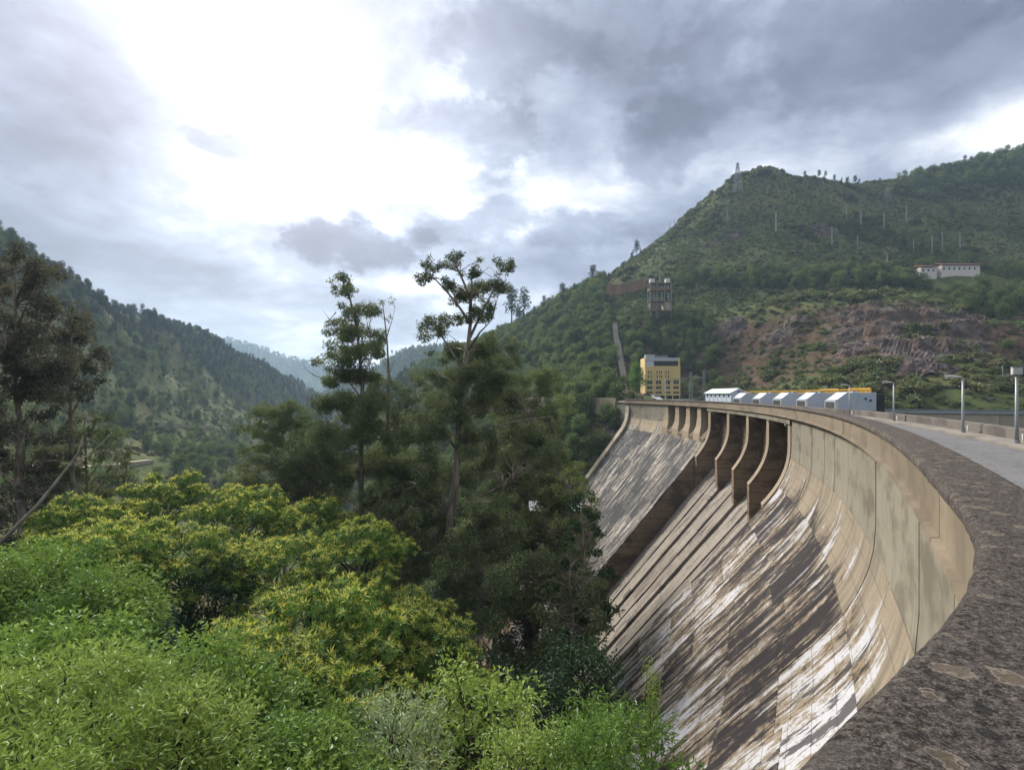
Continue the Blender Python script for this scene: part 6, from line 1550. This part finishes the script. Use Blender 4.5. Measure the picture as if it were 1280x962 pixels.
POLES = [(970, 290, 24, 'pale pole alone on the middle of the slope'), (1058, 274, 18, 'pale pole highest of the group right of the middle'), (1076, 288, 25, 'tall pale pole left of the pair below the squat tower'), (1105, 290, 24, 'tall pale pole right of the pair below the squat tower'),
         (1133, 279, 22, 'thin pole below the dark wood on the slope'), (1040, 306, 22, 'pale pole at the left of the lower row'), (1072, 308, 14, 'short pole between the scrub in the lower row'), (1142, 316, 17, 'leftmost of the four poles above the white house'), (1165, 320, 25, 'thickest of the four poles above the white house'),
         (1178, 310, 19, 'third of the four poles above the white house'), (1200, 310, 19, 'rightmost of the four poles above the white house'), (1109, 338, 20, 'thin pole before the trees left of the white house'), (997, 348, 12, 'short pole above the hedge on the bench'), (986, 266, 8, 'tiny pole below the hill top'),
         (837, 291, 13, 'left of three poles on the skyline shoulder'), (843, 289, 14, 'middle of three poles on the skyline shoulder'), (847, 287, 12, 'right of three poles on the skyline shoulder'), (724, 500, 20, 'thin pole at the edge of the wood near the far road')]
for u, v, hp, lb in POLES:
    p = up(u, v, 150 if u == 724 else 250); h = hp / 600 * p.y; r = empty('power_pole', tuple(p)); tag(r, lb, 'pole', 'power poles on the slopes')
    MB().tube([(0, 0, -1.5), (0, 0, h)], [h * .022 + .12, h * .014 + .08], 6).build('pole', M['pole_pale'], r)
    if hp > 13: MB().box(-h * .09, h * .09, -.07, .07, h * .93, h * .93 + .16).build('cross_arm', M['pole_pale'], r); MB().box(-h * .06, h * .06, -.06, .06, h * .84, h * .84 + .14).build('cross_arm', M['pole_pale'], r)
# --- hillside house with a red roof, in two wings
def hill_house():
    p = _HOUSE; r = empty('hill_house', tuple(p)); tag(r, 'long low whitewashed house with a red roof on the hillside', 'house'); s = p.y / 600
    def wing(x0, x1, h, dz):
        MB().box(x0, x1, 0, 7, -3 + dz, h + dz).build('wall', M['offwhite'], r); MB().prism([(-.9, h + dz), (3.5, h + 1.5 + dz), (7.9, h + dz), (7.9, h + .35 + dz), (3.5, h + 1.9 + dz), (-.9, h + .45 + dz)], lambda q: Vector((x0 - .6, q[0], q[1])), lambda q: Vector((x1 + .6, q[0], q[1]))).build('roof', M['redroof'], r)
        n = int((x1 - x0) / 3)
        for k in range(n):
            x = x0 + 1.4 + k * 3; f = MB().box(x - .6, x + .6, -.06, 0, h * .35 + dz, h * .75 + dz).build('window', M['white'], r); MB().box(x - .5, x + .5, -.09, -.065, h * .38 + dz, h * .72 + dz).build('pane', M['glass'], f)
    wing(-37 * s, -17 * s, 4.2, 1.2); wing(-11 * s, 37 * s, 4.4, 2.2)
hill_house()
# --- rusty headframe on the slope above the ochre building
def headframe():
    p = up(826, 404, 240); r = empty('headframe', tuple(p)); tag(r, 'rust stained concrete and steel frame tower on the slope', 'tower'); s = p.y / 600
    w = 13 * s; h = 50 * s
    for x in (-w, -w * .36, w * .36, w):
        for y in (0, 5): MB().box(x - .25, x + .25, y - .25, y + .25, -6, h).build('column', M['lattice'], r)
    for k, (zz, t, mt) in enumerate(((0.28, .5, 'rust'), (0.52, .5, 'rust'), (.80, 1.4, 'rust'), (.97, .5, 'rust'))): MB().box(-w - .5, w + .5, -.4, 5.4, h * zz, h * zz + t).build('floor_slab', M[mt], r)
    MB().box(-w, -w * .2, .6, 4.5, h * .28, h * .5).build('wall_panel', M['rust'], r); MB().box(w * .3, w, .3, 4.5, h * .3, h * .52).build('wall_panel', M['tanwall'], r); MB().box(-w * .5, w * .6, 1.0, 4.5, h * .02, h * .27).build('wall_panel', M['rust'], r)
    for x in (-w * .75, w * .75): MB().box(x - 1.3, x + 1.3, 1, 4, h + .2, h + 2.6).build('cabin', M['offwhite'], r)
    MB().tube([(0, 2, h * .9), (0, 2, h + 24)], [.30, .14], 6).build('mast', M['lattice'], r)
    mb = MB()
    for k in range(6): mb.bar((-w + k * w * .33, -.3, h * .04 * k), (-w + (k + 1) * w * .33, -.3, h * .52), .12)
    mb.build('bracing', M['lattice'], r)
headframe()
def retaining_wall():
    pts = path_hits([(752, 372), (770, 370), (790, 366), (808, 362)], 240); r = empty('retaining_wall', tuple(pts[0])); tag(r, 'rust streaked retaining wall on the wooded slope', 'wall'); b = pts[0]
    for a, c in zip(pts[:-1], pts[1:]):
        for i in range(3):
            p = a.lerp(c, i / 3) - b; q = a.lerp(c, (i + .97) / 3) - b; MB().add([p + Vector((0, 0, -5)), q + Vector((0, 0, -5)), q + Vector((0, 0, 8.0)), p + Vector((0, 0, 8.0)), p + Vector((0, 3, -5)), q + Vector((0, 3, -5)), q + Vector((0, 3, 8.0)), p + Vector((0, 3, 8.0))], [(0, 1, 2, 3), (7, 6, 5, 4), (3, 2, 6, 7), (0, 4, 5, 1), (1, 5, 6, 2), (4, 0, 3, 7)]).build('wall_bay', M['rust'], r)
retaining_wall()
# --- stair up the slope
def hill_stair():
    r = empty('hillside_stair', tuple(_STAIR[0])); tag(r, 'long straight concrete stair climbing the wooded slope', 'stair'); b = _STAIR[0]
    for a, c in zip(_STAIR[:-1], _STAIR[1:]):
        n = max(2, int((c - a).length / 4)); t = (c - a); nn = Vector((t.y, -t.x, 0)).normalized() * 1.5
        for i in range(n):
            p = a.lerp(c, i / n); q = a.lerp(c, (i + .98) / n); zp = max(ground(p.x, p.y), ground(q.x, q.y)) + .9
            vs = [p - nn, p + nn, q + nn, q - nn]; lo = [Vector((v.x, v.y, min(ground(p.x, p.y), ground(q.x, q.y)) - 2)) - b for v in vs]; hi = [Vector((v.x, v.y, zp)) - b for v in vs]
            MB().add(lo + hi, [(0, 3, 2, 1), (4, 5, 6, 7), (0, 1, 5, 4), (1, 2, 6, 5), (2, 3, 7, 6), (3, 0, 4, 7)]).build('stair_flight', M['stair'], r)
hill_stair()
# --- road along the far bank with its wall
def far_road():
    e = P(S_END + 10, -3, 0); pts = [Vector((e.x, e.y, .1)), Vector((26, 174, .2)), Vector((16, 184, .2)), Vector((2, 196, .0)), Vector((-14, 212, -.2))]
    r = empty('bank_wall', tuple(pts[0])); tag(r, 'tan parapet wall along the far bank road left of the dam', 'wall'); b = pts[0]
    for a, c in zip(pts[:-1], pts[1:]):
        n = max(1, int((c - a).length / 5)); t = (c - a).normalized(); nn = Vector((-t.y, t.x, 0))
        for i in range(n):
            p = a.lerp(c, i / n) + nn * 3 - b; q = a.lerp(c, (i + .98) / n) + nn * 3 - b; z0, z1 = -4.5, 1.1
            MB().add([p + Vector((0, 0, z0)), q + Vector((0, 0, z0)), q + Vector((0, 0, z1)), p + Vector((0, 0, z1)), p - nn * .5 + Vector((0, 0, z0)), q - nn * .5 + Vector((0, 0, z0)), q - nn * .5 + Vector((0, 0, z1)), p - nn * .5 + Vector((0, 0, z1))], [(0, 1, 2, 3), (7, 6, 5, 4), (3, 2, 6, 7), (0, 4, 5, 1), (1, 5, 6, 2), (4, 0, 3, 7)]).build('wall_bay', M['tanwall'], r)
    v = []; f = []
    for i, p in enumerate(pts):
        t = (pts[min(i + 1, len(pts) - 1)] - pts[max(0, i - 1)]).normalized(); nn = Vector((-t.y, t.x, 0)); v += [tuple(p + nn * 2.9), tuple(p - nn * 3)]
    f = [(2 * i, 2 * i + 1, 2 * i + 3, 2 * i + 2) for i in range(len(pts) - 1)]
    o = link('bank_road', fast_mesh('bank_road', np.array(v), np.array(f), M['asphalt'])); tag(o, kind='structure')
    yard = sheet('yard', [(30, 158), (44, 152), (82, 200), (84, 216), (54, 216)], 0.35, M['asphalt']); tag(yard, kind='structure')
far_road()
# --- fresh green tree beside the ochre building
def yard_tree():
    rng = np.random.default_rng(301); g, tm = hill_tree_mesh(301, 'bright', 13.5, 4.6, 26, 0.6, 0.4, 40)
    p = Vector(((796 - 640) / 600 * 208, 208, 0)); p.z = ground(p.x, p.y)
    plant('yard_tree', tuple(p), [('trunk', tm, None), ('crown', leaf_obj_mesh('crown', g, LM['fern']), None)], 'fresh green tree close to the left of the ochre building', 'tree')
yard_tree()
# --- rock outcrops
def outcrop(u, v, wpx, hpx, label, mat='rock', z0=120, seed=0, depth=0.5):
    """craggy patch breaking out of the slope: ledges and clefts, its rim sunk into the ground"""
    p = hit(u, v, z0)
    if p is None: return
    q = hit(u, v - hpx / 2, z0) or p; q2 = hit(u, v + hpx / 2, z0) or p
    s = p.y / 600; rx = wpx / 2 * s * 1.15; ry = max(4.0, abs(q.y - q2.y) / 2 * 1.15)
    nu, nv = 88, 66; A, B = np.meshgrid(np.linspace(-1, 1, nu), np.linspace(-1, 1, nv))
    X = p.x + A * rx + A * 0.0; Y = p.y + B * ry
    sl = (q.x - q2.x) / max(1.0, abs(q.y - q2.y)); X = X + B * ry * sl * 0.8
    r = np.sqrt(A ** 2 + B ** 2) + 0.30 * fbm(A * 2.3 + seed, B * 2.3, 3, seed + 1); rim = np.clip((1.0 - r) / 0.35, -0.4, 1)
    n1 = fbm(X / (rx * 0.5), Y / (ry * 0.45), 5, seed, 0.6); n2 = np.abs(fbm(X / (rx * .22) + Y * .05, Y / (ry * 0.5), 4, seed + 5, 0.6))
    h = rim * (1.6 + 3.0 * n1 + 2.2 * n2); step = 1.3; hs = np.floor(h / step) * step + np.clip((h / step - np.floor(h / step) - 0.55) / 0.45, 0, 1) * step
    Z = H(X, Y) + np.where(rim > 0, 0.35 * h + 0.65 * hs, rim * 6) * (hpx / 80 + 0.35) - 0.3
    Y = Y + 1.1 * fbm(X / 3, Z / 2.2, 3, seed + 7); X = X + 0.9 * fbm(Y / 3, Z / 2.2, 3, seed + 8)
    i = np.arange(nu * nv).reshape(nv, nu); f = np.stack([i[:-1, :-1].ravel(), i[:-1, 1:].ravel(), i[1:, 1:].ravel(), i[1:, :-1].ravel()], 1)
    c = np.array([p.x, p.y, p.z])
    me = fast_mesh('outcrop', np.stack([X.ravel(), Y.ravel(), Z.ravel()], 1) - c, f, M[mat], False)
    o = link('rock_outcrop', me); o.location = tuple(c); tag(o, label, 'rock', 'rock outcrops on the slopes')
outcrop(1165, 418, 150, 84, 'largest purple grey rock face right of the middle slope', z0=140, seed=3, depth=.35)
outcrop(1085, 398, 110, 40, 'broken rock ledge left of the largest rock face', z0=140, seed=8, depth=.35)
outcrop(1075, 440, 60, 36, 'dark rock below the broken ledge', z0=140, seed=12, depth=.35)
outcrop(900, 425, 70, 40, 'brown rock scar above the road end of the housings', z0=150, seed=17, depth=.35)
outcrop(985, 420, 60, 34, 'brown rock scar in the middle of the lower slope', z0=150, seed=22, depth=.35)
outcrop(768, 540, 34, 36, 'pale granite rock beside the far end of the dam', 'rock_pale', 120, 27, .5)
outcrop(696, 462, 40, 34, 'dark rock among the trees left of the hillside stair', 'rock', 150, 31, .4)
outcrop(715, 545, 30, 40, 'brown rock in the wood below the far bank road', 'rock', 120, 36, .4)
outcrop(1030, 288, 40, 16, 'dark rock on the upper slope left of the poles', 'rock', 250, 41, .4)
outcrop(905, 300, 50, 16, 'dark rock on the upper slope below the tower', 'rock', 250, 46, .4)
# --- powerhouse by the river, glimpsed through the trees
def powerhouse():
    p = Vector(((700 - 640) / 600 * 118, 118, 0)); gz = ground(p.x, p.y); r = empty('powerhouse', (p.x, p.y, gz)); tag(r, 'pale powerhouse glimpsed through the trees beside the dam foot', 'building')
    top = EYE - (640 - 493) / 600 * 118 - gz
    MB().box(-7, 7, 0, 10, -3, top).build('wall', M['tanwall'], r); MB().box(-7.4, 7.4, -.4, 10.4, top, top + .5).build('roof', M['slate'], r)
    for k in range(5): x = -5.6 + k * 2.8; f = MB().box(x - .7, x + .7, -.06, 0, top - 4.2, top - 1.2).build('window', M['slate'], r); MB().box(x - .6, x + .6, -.09, -.065, top - 4.1, top - 1.3).build('pane', M['glass'], f)
powerhouse()

# ------------------------------------------------------------------ the air of the valley
def haze():
    m, nt, out = new_mat('valley_air'); v = nt.nodes.new('ShaderNodeVolumePrincipled')
    v.inputs['Color'].default_value = (0.55, 0.76, 1.0, 1); v.inputs['Density'].default_value = 0.00018; v.inputs['Anisotropy'].default_value = 0.25
    nt.links.new(v.outputs[0], out.inputs['Volume'])
    MBx = MB().box(-6100, 6100, -3100, 9100, -101, 330); o = MBx.build('haze', m); tag(o, 'thin bluish haze filling the valley', kind='stuff')
haze()
